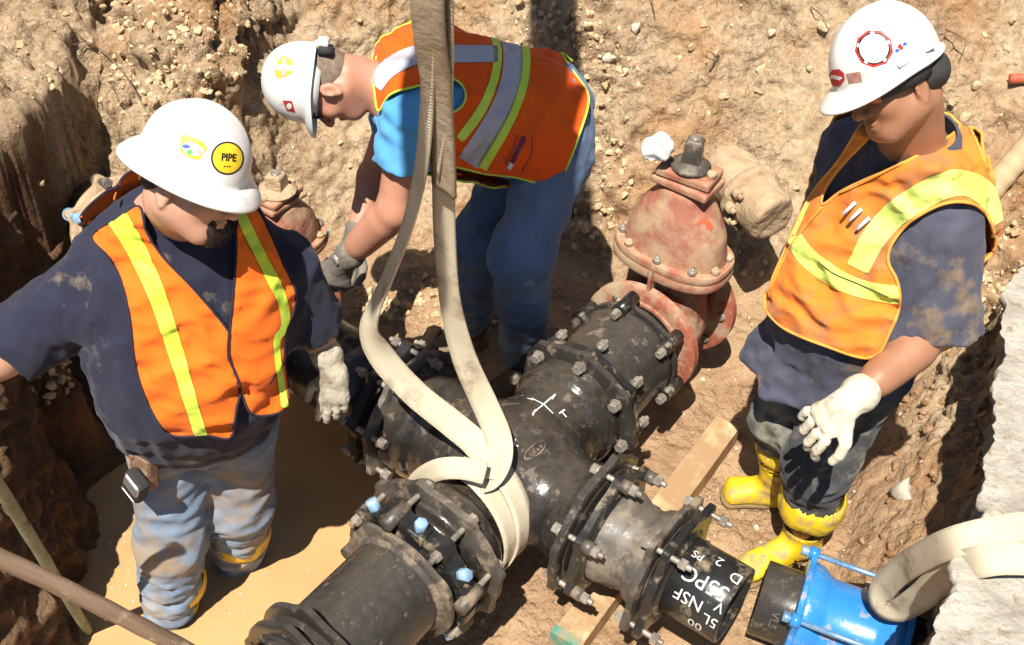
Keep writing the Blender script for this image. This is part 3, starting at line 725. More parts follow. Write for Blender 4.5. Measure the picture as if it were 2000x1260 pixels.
def bell_flange(parent, d, s, r, n=8, ph=.2, th=.03, m=M_FLNG, name='flange', o=C0, rin=.19, amp=.07):
    return autosmooth(obj(name, gland(o, d, s, th, rin, r, n, ph, amp, .003), m, parent), 30)
# --- lower-left arm
arm = -D1
bell_flange(PA, arm, .335, .262, ph=.25, m=M_FLNG)
gl = obj('gland', gland(C0, arm, .415, .055, .172, .232, 8, .25, .12), M_BLACK, PA); autosmooth(gl, 30)
for k in range(8):
    a = .25+k*math.pi/4; bolt(gl, C0, arm, .235, a, .315, .50)
for k in range(8):   # wedge bosses with blue-topped bolts
    a = .25+math.pi/8+k*math.pi/4; p, n_ = around(C0, arm, .205, a, .452)
    x = np.cross(arm, n_); b = box(p, x, n_, arm, .055, .06, .05); bo = bevel(obj('wedge_box', b, M_BLACK, gl, smooth=False), .006)
    if k % 2 == 0 or k in (1, 5): obj('wedge_bolt', hexprism(p+n_*.03, p+n_*.062, .018), M_BLUEB, gl)
for k in range(4):
    a = .25+k*math.pi/2; p, n_ = around(C0, arm, .24, a, .415)
    obj('tube_boss', rod(p+arm*.0-n_*.0, p+arm*.085, .021, n=16), M_FLNG, gl)
sp = thing('pipe_spool', 'dusty black iron pipe piece with rimmed ends at the bottom of the photo', 'pipe', C0*V(1, 1, 0)+arm*.6)
obj('barrel', lathe(C0, arm, [(.42, .168), (.47, .178), (.525, .168), (.66, .169), (.80, .170), (.93, .17), (.93, .15), (.5, .15)], 72, close=True), M_IRON2, sp)
rg = obj('collar', gland(C0, arm, .490, .020, .165, .212, 4, .6, .08, .012), M_FLNG, sp); autosmooth(rg, 30)
rg = obj('end_flange', gland(C0, arm, .80, .024, .165, .222, 4, .15, .12, .015), M_IRON2, sp); autosmooth(rg, 30)
rg = obj('end_gland', gland(C0, arm, .860, .024, .165, .215, 4, .15, .12, .006), M_IRON2, sp); autosmooth(rg, 30)
# --- upper-right arm
arm = D1
bell_flange(PA, arm, .335, .262, ph=.1, m=M_IRON2)
obj('gland', gland(C0, arm, .385, .03, .172, .235, 8, .1, .10), M_BLACK, PA)
gl = PA.children[-1]; autosmooth(gl, 30)
for k in range(8): bolt(gl, C0, arm, .238, .1+k*math.pi/4, .30, .47, head=.018)
ps = thing('pipe_sleeve', 'matt black iron sleeve between the cross and the red valve', 'pipe', C0*V(1, 1, 0)+arm*.6)
obj('barrel', lathe(C0, arm, [(.40, .168), (.42, .195), (.44, .2), (.60, .196), (.63, .2), (.645, .205), (.665, .205), (.67, .17), (.40, .15)], 72, close=True), M_IRON2, ps)
gl = obj('gland', gland(C0, arm, .672, .026, .168, .212, 6, .35, .17), M_IRON2, ps); autosmooth(gl, 30)
for k in range(6):
    a = .35+k*math.pi/3; p, n_ = around(C0, arm, .222, a, .66); so = obj('bolt_socket', lathe(p, arm, [(-.03, .016), (-.03, .023), (.065, .023), (.065, .014), (.03, .012)], 16), M_BLACK, gl)
    bolt(gl, C0, arm, .222, a, .60, .735, rad=.008, head=.015)
obj('pipe_end', lathe(C0, arm, [(.60, .168), (.76, .168), (.76, .15)], 64), M_BLACK, ps)
# --- upper-left arm
arm = -D2
bell_flange(PA, arm, .365, .25, ph=.3, m=M_IRONG, th=.026)
gl = obj('gland', gland(C0, arm, .425, .04, .172, .232, 8, .3, .12), M_BLACK, PA); autosmooth(gl, 30)
for k in range(8): bolt(gl, C0, arm, .236, .3+k*math.pi/4, .315, .51)
pn = thing('pipe_length', 'dark iron pipe running from the cross into the shade behind the left worker', 'pipe', C0*V(1, 1, 0)+arm*.8)
obj('barrel', lathe(C0, arm, [(.42, .168), (np.linalg.norm(VC-C0)-.05, .168)], 64), M_BLACK, pn)
# --- lower-right arm: reducer and stub with stencilled writing
arm = D2; n8 = 6
bell_flange(PA, arm, .285, .25, ph=.45, m=M_IRON2, th=.03)
rd = thing('pipe_reducer', 'grey muddy tapered reducer with two bolted collars on the right arm of the cross', 'pipe fitting', C0*V(1, 1, 0)+arm*.5)
obj('barrel', lathe(C0, arm, [(.31, .15), (.31, .170), (.37, .170), (.395, .168), (.425, .150), (.455, .133), (.475, .134), (.485, .142), (.50, .147), (.515, .150), (.53, .15), (.53, .11)], 72, close=True), M_IRONG, rd)
gl = obj('gland', gland(C0, arm, .335, .028, .168, .222, n8, .45, .14), M_BLACK, rd); autosmooth(gl, 30)
for k in range(n8):
    a = .45+k*2*math.pi/n8; bolt(gl, C0, arm, .228, a, .265, .425); p, n_ = around(C0, arm, .228, a, .36); obj('tube_boss', rod(p, p+arm*.03, .02, n=14), M_FLNG, gl)
fl = obj('flange', gland(C0, arm, .517, .026, .118, .178, 4, .5, .22, .003), M_FLNG, rd); autosmooth(fl, 30)
gl = obj('small_gland', gland(C0, arm, .558, .026, .115, .172, 4, .5, .26, .008), M_BLACK, rd); autosmooth(gl, 30)
for k in range(4): bolt(gl, C0, arm, .188, .5+k*math.pi/2, .498, .645, rad=.0085)
def raised_text(s, size, s_ax, a0, r, o, d, m, parent, name, flip=1, depth=.002, rot=0):
    """letters wrapped on the barrel: text x runs along the circumference unless rot."""
    tv, tf = text_mesh(s, size, .0); x, y, dd = frame(d)
    vs = []
    for p in tv:
        u, v = p[0], p[1]; c, sn = math.cos(rot), math.sin(rot); u, v = u*c-v*sn, u*sn+v*c
        a = a0+flip*u/r; nn = math.cos(a)*x+math.sin(a)*y
        vs.append(np.asarray(o)+dd*(s_ax+v)+nn*(r*rs_(o, d, s_ax+v)+depth))
    return obj(name, (vs, tf), m, parent, smooth=False)
x_, y_, _ = frame(arm)
def ang_to(o, d, vec):
    x, y, dd = frame(d); return math.atan2(np.asarray(vec)@y, np.asarray(vec)@x)
stub = thing('pipe_stub', 'short black pipe stub covered in white stencilled letters at its open end', 'pipe', C0*V(1, 1, 0)+arm*.8)
obj('barrel', lathe(C0, arm, [(.52, .114), (.757, .114), (.760, .112), (.760, .100), (.52, .100)], 72, close=True), M_BLACK, stub)
M_STEN = mat('white_stencil', (.62, .62, .62), (.80, .80, .80), scale=60, rough=.7)
atop = ang_to(C0, arm, nrm(_C-(C0+arm*.75)))     # the side of the stub that faces up and forward
# which way do letters run: down the near side
for s, sz, sa, da in (('D', .046, .740, -.62), ('2', .046, .680, -.80), ('55PC', .060, .680, -.12), ('NSF', .050, .660, .42), ('5L', .044, .735, .62), ('00', .044, .700, 1.0), ('V', .04, .742, .2), ('PS', .034, .625, -.62)):
    raised_text(s, sz, sa, atop+da, .114, C0, arm, M_STEN, stub, 'stencil', flip=1, depth=.0008, rot=-math.pi/2)
for s, sz, sa, da in (('8', .05, .40, .62), ('350', .034, .44, .75), ('IN', .03, .455, .30)):
    raised_text(s, sz, sa, atop+da, .141 if sa > .43 else .160, C0, arm, M_IRONG, rd, 'cast_letters', depth=.004, rot=-math.pi/2)
# chalk marks and cast oval on the cross body
_bvh = BVHTree.FromPolygons([tuple(v) for v in np.array([v.co[:] for v in cb.data.vertices])+np.array(wloc(cb))], [tuple(p.vertices) for p in cb.data.polygons])
def on_surf(px, py, bvh, off=.001):
    h = bvh.ray_cast(Vector(_C), Vector(nrm(ray(px, py)))); return None if h[0] is None else (np.array(h[0])+np.array(h[1])*off, np.array(h[1]))
def strokes(segs, bvh, w, m, parent, name, off=.001, n=8):
    parts = []
    for sg in segs:
        L = []
        for (a, b) in zip(sg[:-1], sg[1:]):
            for k in range(n): L.append((a[0]+(b[0]-a[0])*k/n, a[1]+(b[1]-a[1])*k/n))
        L.append(sg[-1]); H = [on_surf(x, y, bvh, off) for x, y in L]; H = [h for h in H if h]
        if len(H) < 2: continue
        P = np.array([h[0] for h in H]); N = [h[1] for h in H]; vs, fs = [], []
        for i in range(len(P)):
            t = nrm(P[min(i+1, len(P)-1)]-P[max(i-1, 0)]); s_ = np.cross(t, N[i]); vs += [P[i]-s_*w/2, P[i]+s_*w/2]
        fs = [(2*i, 2*i+1, 2*i+3, 2*i+2) for i in range(len(P)-1)]; parts.append((np.array(vs), fs))
    return obj(name, join(*parts)[:2], m, parent)
for sg in ([[(1040, 808), (1085, 770), (1078, 780)], [(1038, 778), (1062, 790), (1080, 808)], [(1040, 812), (1046, 800)]], [[(1092, 808), (1103, 800)], [(1096, 803), (1106, 815)]], [[(1030, 778), (1042, 782)]], [[(996, 862), (1004, 868), (998, 874)], [(1004, 868), (1006, 858)], [(1004, 868), (1012, 872)]]):
    strokes(sg, _bvh, .0045, M_CHALK, PA, 'chalk_mark')
ov = [(1045+26*math.cos(t)*.75-14*math.sin(t)*.5, 880-26*math.cos(t)*.62-12*math.sin(t)*.6) for t in np.linspace(0, 2*math.pi, 25)]
P = [on_surf(x, y, _bvh, .001) for x, y in ov]
o = obj('cast_mark', join(tube([p[0] for p in P if p], .0028, 6), *[tube(np.array([on_surf(1036+k*6, 889-k*6, _bvh)[0], on_surf(1041+k*6, 892-k*6, _bvh)[0]]), .003, 6) for k in range(-1, 4)])[:2], M_FLNG, PA)

# ------------------------------------------------------------------ red gate valve (right)
M_RED = mat('red_primer_paint', (.33, .085, .05), (.46, .14, .085), scale=6, rough=.5, spec=.4, bump=.4, bscale=60, dirt=(.52, .385, .25), dirt_amt=.55, dscale=7)
M_REDT2 = mat('dusty_red_casting', (.34, .11, .07), (.44, .18, .12), scale=6, rough=.65, bump=.6, bscale=50, dirt=(.50, .33, .20), dirt_amt=.62, dscale=9)
M_MUDC = mat('mud_caked_casting', (.40, .27, .155), (.62, .46, .295), scale=8, rough=.92, bump=1.0, bscale=26, bdist=.016)
def gate_valve(name, label, base, axis_, sc=1., h=.42, top_tilt=V(0, 0, 1), m=M_RED, mt=M_REDT2, nut=M_FLNG, detail=True):
    """body on the pipe axis, oval bonnet flange above, domed bonnet, stuffing plate and operating nut."""
    T = thing(name, label, 'valve', base*V(1, 1, 0)); ax = nrm(axis_); z = UP; x = np.cross(ax, z)
    Mx = np.stack([x, ax, z], 1)     # x across, y along the pipe, z up
    b = base
    f = Fld()
    f.loft(b, Mx, [(-.20, 0, 0, .10*sc, .07*sc), (-.14, 0, 0, .17*sc, .10*sc), (0, 0, 0, .19*sc, .12*sc), (.20, 0, 0, .17*sc, .115*sc), (.262, 0, 0, .18*sc, .12*sc)], n=2.6)
    f.cone(b-ax*.17*sc, b+ax*.17*sc, .165*sc, .165*sc, .04)
    f.dp = lambda P: .0015*noise3(P*18)
    lo, hi = bounds([b-ax*.2, b+ax*.2, b+UP*.3, b-UP*.2], .17)
    obj('body', f.mesh(lo, hi, .009), m, T)
    for s in (-1, 1):
        fl = obj('flange', gland(b, ax*s, .15*sc, .034, .147 if s < 0 else .10, .268*sc, 8, .3, .0, .004), m, T); autosmooth(fl, 30)
        for k in range(8):
            a = .3+math.pi/8+k*math.pi/4
            if s > 0 or not detail or k in (2, 5, 6): bolt(fl, b, ax*s, .215*sc, a, .14*sc, .205*sc, head=.016, rad=.008)
    # oval bonnet flange
    def oval(z0, z1, A, B, bev=.008, nn=2.6, n=96):
        vs = []; L = [(z0, 1-bev*2), (z0+bev, 1), (z1-bev, 1), (z1, 1-bev*2)]
        for zz, k in L:
            for i in range(n):
                t = 2*math.pi*i/n; c, s_ = math.cos(t), math.sin(t)
                vs.append(b+Mx@V(A*k*abs(c)**(2/nn)*np.sign(c), B*k*abs(s_)**(2/nn)*np.sign(s_), zz))
        fs = [(r*n+i, r*n+(i+1) % n, (r+1)*n+(i+1) % n, (r+1)*n+i) for r in range(3) for i in range(n)]+[tuple(range(n-1, -1, -1)), tuple(3*n+i for i in range(n))]
        return np.array(vs), fs
    bf = autosmooth(obj('bonnet_flange', join(oval(.255, .285, .255*sc, .175*sc), oval(.287, .315, .252*sc, .172*sc))[:2], mt, T), 40)
    for k in range(10):
        t = 2*math.pi*(k+.5)/10; p = b+Mx@V(.228*sc*abs(math.cos(t))**.8*np.sign(math.cos(t)), .148*sc*abs(math.sin(t))**.8*np.sign(math.sin(t)), .315)
        obj('bolt', join(hexprism(p, p+UP*.018, .015), rod(p, p+UP*.026, .008, n=8))[:2], M_BOLT if k % 3 else M_MUDC, bf)
    f = Fld(); f.loft(b, Mx, [(.28, 0, 0, .225*sc, .145*sc), (.34, 0, 0, .22*sc, .14*sc), (.41, 0, 0, .20*sc, .13*sc), (.47, 0, 0, .165*sc, .115*sc), (.52, 0, 0, .12*sc, .095*sc), (.56, 0, 0, .10*sc, .085*sc)], n=2.3)
    f.dp = lambda P: .002*noise3(P*14)
    lo, hi = bounds([b+UP*.26, b+UP*.58], .24); obj('bonnet', f.mesh(lo, hi, .008), mt, T)
    pl_ = box(b+UP*.575, x, ax, UP, .25*sc, .17*sc, .028); bevel(obj('stuffing_plate', pl_, mt, T, smooth=False), .008)
    pl_ = box(b+UP*.607, nrm(x+ax*.1), nrm(ax-x*.1), UP, .23*sc, .15*sc, .03); bevel(obj('stuffing_plate', pl_, mt, T, smooth=False), .008)
    for q in (-1, 1):
        p = b+x*q*.095*sc+UP*.62; obj('bolt', hexprism(p, p+UP*.02, .016), M_MUDC, T)
        p = b+x*q*.10*sc+UP*.56; obj('bolt', rod(p, p-UP*.06-x*q*.0, .009, n=8), mt, T)
    nb = b+UP*.622
    obj('nut_collar', lathe(nb, UP, [(0, .062), (.012, .064), (.014, .05), (.03, .04)], 32), nut, T)
    vs = []
    for zz, r in ((.02, .036), (.095, .031), (.105, .025)):
        for k in range(4): a = math.pi/4+k*math.pi/2+.3; vs.append(nb+x*r*1.2*math.cos(a)+ax*r*1.2*math.sin(a)+UP*zz)
    opn = obj('operating_nut', (vs, [(r*4+k, r*4+(k+1) % 4, r*4+4+(k+1) % 4, r*4+4+k) for r in range(2) for k in range(4)]+[(8, 9, 10, 11), (3, 2, 1, 0)]), nut, T, smooth=False); bevel(opn, .004)
    obj('nut_bolt', lathe(nb+UP*.10, UP, [(0, .018), (.012, .017), (.014, .012)], 12), M_BOLT, opn)
    return T, b, x, ax
VB = C0+D1*.90
GV, b, vx, vax = gate_valve('gate_valve', 'dusty red iron gate valve with oval bonnet standing behind the pipe cross', VB, D1, .80)
rib = prism([(0, 0), (.16, 0), (.0, .16)], -.006, .006)
rv = np.array([b-D1*(.15-v[0])+UP*(.16+v[1]-.02)+vx*v[2] for v in rib[0]]); obj('rib', (rv, rib[1]), M_RED, GV, smooth=False)
# white rag on the valve head
def crumple(c, r, label, m, name, cat, seed=0, sq=(1, 1, 1)):
    bm = bmesh.new(); bmesh.ops.create_icosphere(bm, subdivisions=4, radius=1); vs = np.array([v.co[:] for v in bm.verts]); fs = [[v.index for v in f.verts] for f in bm.faces]; bm.free()
    vs = vs*(1+.28*ridged(vs*1.0+seed, 1)[:, None]-.28)*V(*sq)*r; vs[:, 2] = np.maximum(vs[:, 2], -r*.55)
    return tag(obj(name, (vs+c, fs), m, loc=c), label, cat)
crumple(at_y(1284, 292, VB[1]-.02), .052, 'crumpled white rag sitting on top of the red gate valve', mat('white_rag', (.8, .8, .8), (.88, .88, .88), rough=.9), 'rag', 'rag', 2, (1.0, .6, 1.25))
# orange paint blotches on the bonnet
bon = [o for o in GV.children if o.name.startswith('bonnet') and 'flange' not in o.name][0]
bb = BVHTree.FromPolygons([tuple(np.array(v.co[:])+np.array(wloc(bon))) for v in bon.data.vertices], [tuple(p.vertices) for p in bon.data.polygons])
M_OR = mat('fresh_red_paint', (.62, .10, .05), (.70, .16, .08), rough=.45)
strokes([[(1224, 388), (1222, 404), (1228, 412)], [(1362, 440), (1372, 430), (1384, 434), (1390, 448)], [(1378, 430), (1384, 446)]], bb, .014, M_OR, GV, 'paint_patch', .002, 5)

# ------------------------------------------------------------------ second valve and old pipe end behind the left worker
G2, b2, x2, ax2 = gate_valve('gate_valve', 'smaller red valve half hidden behind the left worker shoulder', VC, D2, .66, nut=M_MUDC, detail=False)
G2.scale = (1, 1, .66); G2.location.z = .40*.34
plank(at_z(598, 436, .42), at_z(634, 462, .42), .05, .035, 'small teal painted wood block lying by the half hidden red valve', 'block', mat('teal_paint', (.20, .52, .40), (.32, .62, .50), rough=.6, dirt=(.6, .45, .25), dirt_amt=.5, dscale=20), 'wood_block')
ob = at_y(262, 455, 3.0); odir = nrm(V(.55, -.70, .45))
OP = thing('old_pipe_joint', 'dirt coloured round pipe joint ringed with bolts behind the raised shoulder on the left', 'pipe fitting', ob*V(1, 1, 0)+V(0, 0, .1))
obj('barrel', lathe(ob, odir, [(-.5, .15), (-.03, .15), (0, .146), (.005, .13), (-.01, .12), (-.02, 0.001)], 64), M_IRONG, OP)
gl = obj('ring', gland(ob, odir, -.09, .03, .145, .192, 8, .2, .14), M_MUDC, OP); autosmooth(gl, 30)
gl2 = obj('clamp', gland(ob, odir, -.02, .03, .14, .168, 8, .2, .02), M_IRONG, OP)
for k in range(8):
    bolt(gl, ob, odir, .195, .2+k*math.pi/4, -.13, .05, m=M_IRONG if k % 3 else M_BLUEB, head=.02, rad=.011)
# buried flange end to the right of the valve
ob = at_y(1512, 430, 3.24); odir = nrm(V(.42, -.75, -.05))
OB = thing('buried_pipe_end', 'rounded pipe end coated in dry mud and half buried behind the red valve', 'pipe', ob)
f = Fld(); Mo = np.stack(frame(odir), 1); f.loft(ob, Mo, [(-.34, 0, 0, .10, .09), (-.02, 0, 0, .095, .095), (0, 0, 0, .092, .092)], k=.02, n=2.1); f.loft(ob, Mo, [(-.17, 0, 0, .122, .122), (-.13, 0, 0, .122, .122)], k=.015, n=2.1); f.dp = lambda P: .010*fbm(P*9, 4)
lo, hi = bounds([ob-odir*.3, ob], .22); obj('barrel', f.mesh(lo, hi, .01), M_MUDC, OB)
for k in range(4):
    p, n_ = around(ob, odir, .112, 2.6+k*.55, -.13); obj('bolt', join(hexprism(p, p+odir*.03, .02), rod(p, p+odir*.045, .01))[:2], M_MUDC, OB)

# ------------------------------------------------------------------ blue coupling with dark pipe stub, lower right
ca, cbq = at_z(1500, 1172, .19), at_z(1740, 1262, .19); cdn = nrm(cbq-ca); CC = ca
M_BLUE = mat('blue_epoxy', (.03, .22, .60), (.05, .30, .72), scale=5, rough=.22, spec=.6, bump=.15, bscale=60, dirt=(.42, .33, .22), dirt_amt=.14, dscale=16, coat=.2)
CP = thing('pipe_coupling', 'glossy blue pipe coupling with long tie bolts in the lower right corner', 'coupling', CC*V(1, 1, 0))
obj('barrel', lathe(CC, cdn, [(.085, .11), (.085, .150), (.10, .155), (.125, .152), (.15, .132), (.165, .128), (.30, .128), (.315, .132), (.335, .15), (.36, .155), (.375, .15), (.375, .11)], 72, close=True), M_BLUE, CP)
for s in (.075, .372):
    rg = obj('end_ring', gland(CC, cdn, s, .022, .118, .158, 4, .8, .18, .004), M_BLUE, CP); autosmooth(rg, 30)
M_STEELB = mat('blue_tinted_steel', (.10, .26, .50), (.35, .52, .70), scale=20, rough=.3, metal=.4)
for k in range(4):
    a = .8+k*math.pi/2; p0, n_ = around(CC, cdn, .176, a, .05); p1, _ = around(CC, cdn, .176, a, .43)
    obj('tie_bolt', join(rod(p0, p1, .008, n=10), hexprism(p0-cdn*.004, p0+cdn*.018, .017), hexprism(p1-cdn*.02, p1, .016))[:2], M_STEELB, CP)
    obj('lug', lathe(p0+cdn*.02, cdn, [(0, .022), (.028, .02)], 16), M_BLUE, CP)
PS = thing('pipe_offcut', 'short dull black pipe end poking out of the blue coupling', 'pipe', CC*V(1, 1, 0)-cdn*.05)
obj('barrel', lathe(CC, cdn, [(-.03, .10), (-.03, .112), (-.027, .114), (.47, .114), (.47, .10)], 64, close=True), M_IRON2, PS)
raised_text('VL5', .035, .03, ang_to(CC, cdn, nrm(_C-CC))+.45, .114, CC, cdn, M_IRONG, PS, 'stencil', depth=.0008)

# ------------------------------------------------------------------ lifting slings
M_SLING = mat('tan_webbing', (.60, .51, .36), (.76, .67, .50), scale=5, rough=.9, bump=.8, bscale=240, bdist=.002, dirt=(.40, .30, .19), dirt_amt=.22, dscale=6)
M_SLEEVE = mat('dirty_ribbed_sleeve', (.34, .26, .17), (.52, .43, .31), scale=8, rough=.95, bump=1., bscale=30, bdist=.006, dirt=(.28, .2, .12), dirt_amt=.4)
for m_ in (M_SLING,):
    n = m_.node_tree.nodes; l = m_.node_tree.links; bp = [k for k in n if k.type == 'BUMP'][0]; tc = [k for k in n if k.type == 'TEX_COORD'][0]
    wv = n.new('ShaderNodeTexWave'); wv.inputs['Scale'].default_value = 90; wv.inputs['Distortion'].default_value = 1.5; wv.bands_direction = 'DIAGONAL'; l.new(tc.outputs['Object'], wv.inputs[0])
    b2 = n.new('ShaderNodeBump'); b2.inputs['Strength'].default_value = .5; b2.inputs['Distance'].default_value = .002; l.new(wv.outputs[0], b2.inputs['Height']); l.new(b2.outputs[0], bp.inputs['Normal'])
SL = thing('lifting_sling', 'tan webbing sling hanging from above and choked round the pipe cross', 'sling', C0+V(0, 0, .2))
def strand(pts, w, name='strap', m=M_SLING, th=.006, tw=None, n=8):
    P = catmull([p[0] for p in pts], n); ang = np.interp(np.linspace(0, 1, len(P)), np.linspace(0, 1, len(pts)), [p[1] for p in pts]); S = []
    for i in range(len(P)):
        t = nrm(P[min(i+1, len(P)-1)]-P[max(i-1, 0)]); v = nrm(_C-P[i]); s_ = nrm(np.cross(t, v)); S.append(s_*math.cos(ang[i])+np.cross(t, s_)*math.sin(ang[i]))
    w = np.interp(np.linspace(0, 1, len(P)), np.linspace(0, 1, len(w)), w) if hasattr(w, '__len__') else w
    return obj(name, ribbon(P, S, w, th), m, SL)
Y0 = 2.12
D_ = math.radians
# long hanging strands: (point, twist of the flat face away from the camera)
strand([(V(-.25, 1.77, 3.12), 1.15), (at_y(838, -160, 1.9), 1.15), (at_y(838, -60, 1.92), 1.15), (at_y(836, 60, 1.96), 1.15), (at_y(834, 200, 2.02), 1.1), (at_y(822, 330, 2.06), 1.1), (at_y(796, 440, 2.1), 1.15), (at_y(758, 540, 2.14), 1.15), (at_y(733, 600, 2.16), 1.1),
        (at_y(724, 650, 2.17), .75), (at_y(752, 705, 2.17), .12), (at_y(812, 770, 2.16), 0), (at_y(880, 825, 2.13), 0), (at_y(930, 868, 2.08), .1), (at_y(952, 905, 2.04), .1), (at_y(950, 935, 2.015), .2)], [.05, .05, .052, .056, .06, .064, .068, .072, .074, .076, .076, .076])
strand([(V(-.24, 1.77, 3.12), .35), (at_y(852, -160, 1.9), .35), (at_y(854, -60, 1.92), .35), (at_y(858, 80, 1.98), .5), (at_y(862, 200, 2.03), .65), (at_y(866, 330, 2.08), .6), (at_y(868, 450, 2.12), .65), (at_y(876, 560, 2.15), .75), (at_y(890, 640, 2.16), .6),
        (at_y(912, 712, 2.16), .45), (at_y(945, 785, 2.14), .3), (at_y(972, 850, 2.09), .25), (at_y(976, 895, 2.05), .45), (at_y(960, 935, 2.02), .8), (at_y(935, 948, 2.0), .9)], [.05, .05, .052, .056, .06, .064, .068, .072, .074, .076, .076, .076])
strand([(V(-.23, 1.78, 3.12), 1.0), (at_y(872, -160, 1.90), 1.0), (at_y(868, 0, 1.94), .9), (at_y(868, 150, 2.0), .9), (at_y(862, 240, 2.03), 1.1), (at_y(850, 330, 2.07), 1.2)], .052)
slv = strand([(at_y(829, -160, 1.885), .5), (at_y(832, -60, 1.90), .5), (at_y(838, 60, 1.935), .5), (at_y(850, 150, 1.975), .6), (at_y(858, 230, 2.01), .7), (at_y(864, 300, 2.035), .75), (at_y(868, 375, 2.06), .8)], .066, 'wear_sleeve', M_SLEEVE, .012)
# choked bands round the lower-left arm
def ring_band(s, w, a0, a1, r, o, d, name='strap', m=M_SLING, parent=None, skew=0):
    A = np.linspace(a0, a1, 40); P, S = [], []
    for i, a in enumerate(A):
        p, n_ = around(o, d, r, a, s+skew*i/39); P.append(p); S.append(d)
    return obj(name, ribbon(P, S, w, .006), m, parent or SL)
ad = -D1; at0 = ang_to(C0, ad, UP)
sgn = 1 if around(C0, ad, 1, at0+.3, 0)[0][0] > around(C0, ad, 1, at0, 0)[0][0] else -1
ring_band(.195, .072, at0-sgn*.30, at0+sgn*3.3, .208, C0, ad, skew=.07)
ring_band(.125, .072, at0-sgn*.10, at0+sgn*3.2, .216, C0, ad, skew=.12)
strand([(at_z(948, 925, .66), .1), (at_z(905, 915, .66), 0), (at_z(862, 916, .64), 0), (at_z(830, 930, .57), .1), (at_z(812, 952, .48), .1), (at_z(812, 985, .36), .1)], .060)
# loop on the blue coupling and over the slab
S2 = thing('lifting_sling', 'tan sling looped round the blue coupling and laid over the concrete slab', 'sling', CC+cdn*.4)
SLo, SL = SL, S2
strand([(at_z(2500, 1060, .955), .0), (at_z(2250, 1035, .96), .0), (at_z(2030, 1030, .98), .0), (at_z(1940, 1040, .98), .05), (at_z(1860, 1060, .93), .2), (at_z(1800, 1088, .78), .3), (at_z(1752, 1120, .60), .3), (at_z(1722, 1155, .46), .35), (at_z(1722, 1185, .41), .9), (at_z(1755, 1192, .44), .6),
        (at_z(1800, 1165, .60), .2), (at_z(1850, 1120, .80), .1), (at_z(1910, 1098, .95), .05), (at_z(2000, 1092, .975), 0), (at_z(2250, 1112, .96), 0), (at_z(2500, 1150, .955), 0)], .072, n=10)
SL = SLo

# ------------------------------------------------------------------ excavator arm overhead, from which the sling hangs (it shades the bending worker)
M_EXC = mat('machine_yellow', (.55, .33, .03), (.62, .40, .05), rough=.5)
EX = thing('excavator_arm', 'digger arm and bucket reaching over the trench and holding the tan sling', 'machinery', (-.3, 1.9, 3.7))
bevel(obj('stick', box((-.505, 2.70, 4.10), V(1, 0, 0), V(0, 1, 0), UP, .155, 1.9, .30), M_EXC, EX, smooth=False), .02)
plan = [(-.90, .70), (-.68, .72), (-.61, 1.0), (-.42, 1.04), (-.42, 1.78), (-.80, 1.70)]
bevel(obj('bucket', prism(plan, 3.95, 4.30), M_EXC, EX, smooth=False), .01)
obj('hook', tube(catmull([V(-.33, 1.62, 3.95), V(-.28, 1.70, 3.4), V(-.26, 1.70, 3.22), V(-.24, 1.76, 3.12), V(-.22, 1.82, 3.2)], 6), .022, 10), M_IRON2, EX)

# ------------------------------------------------------------------ people: shared builders
def cloth(name, a, b, c=None, dirt=None, amt=.3, ds=8, rough=.85, bs=350, sc=7, sheen=.1, bump=.5):
    m = cloth_(name, a, b, c, dirt, amt, ds, rough, bs, sc, sheen, bump); n = m.node_tree.nodes; l = m.node_tree.links
    bp = [k for k in n if k.type == 'BUMP'][0]; tc = [k for k in n if k.type == 'TEX_COORD'][0]
    wn = n.new('ShaderNodeTexNoise'); wn.inputs['Scale'].default_value = 5; wn.inputs['Detail'].default_value = 2
    l.new(tc.outputs['Object'], wn.inputs[0]); mp = n.new('ShaderNodeMapping'); mp.inputs['Scale'].default_value = (1, 1, .55); l.new(tc.outputs['Object'], mp.inputs[0])
    ad = n.new('ShaderNodeVectorMath'); ad.operation = 'MULTIPLY_ADD'; l.new(wn.outputs['Color'], ad.inputs[0]); ad.inputs[1].default_value = (.22, .22, .22); l.new(mp.outputs[0], ad.inputs[2])
    wr = n.new('ShaderNodeTexNoise'); wr.noise_type = 'RIDGED_MULTIFRACTAL'; wr.inputs['Scale'].default_value = 7; wr.inputs['Detail'].default_value = 2.5; wr.inputs['Roughness'].default_value = .45; l.new(ad.outputs[0], wr.inputs[0])
    b2 = n.new('ShaderNodeBump'); b2.inputs['Strength'].default_value = .55; b2.inputs['Distance'].default_value = .008; l.new(wr.outputs[0], b2.inputs['Height']); l.new(b2.outputs[0], bp.inputs['Normal']); return m
def cloth_(name, a, b, c, dirt, amt, ds, rough, bs, sc, sheen, bump):
    return mat(name, a, b, c, scale=sc, rough=rough, spec=.2, bump=bump, bscale=bs, bdist=.0012, dirt=dirt, dirt_amt=amt, dscale=ds, sheen=sheen)
M_NAVY = cloth('navy_tshirt_cotton', (.020, .022, .042), (.032, .034, .062), dirt=(.20, .16, .12), amt=.10, ds=9)
M_GREYSH = cloth('faded_navy_polo', (.055, .058, .088), (.105, .110, .15), dirt=(.27, .19, .125), amt=.26, ds=6)
M_SKYSH = cloth('sky_blue_tshirt', (.09, .34, .66), (.12, .40, .72))
M_ORA = cloth('orange_mesh_vest', (.86, .145, .012), (.93, .20, .018), dirt=(.55, .16, .05), amt=.05, ds=10, sc=4)
M_ORB = cloth('soiled_orange_vest', (.84, .21, .025), (.93, .285, .035), dirt=(.50, .22, .09), amt=.45, ds=7, sc=5)
M_ORM = cloth('bright_orange_vest', (.93, .10, .008), (.97, .14, .010), sc=4)
M_LIME = cloth('lime_reflective_band', (.62, .86, .05), (.72, .93, .12), rough=.5, bs=500)
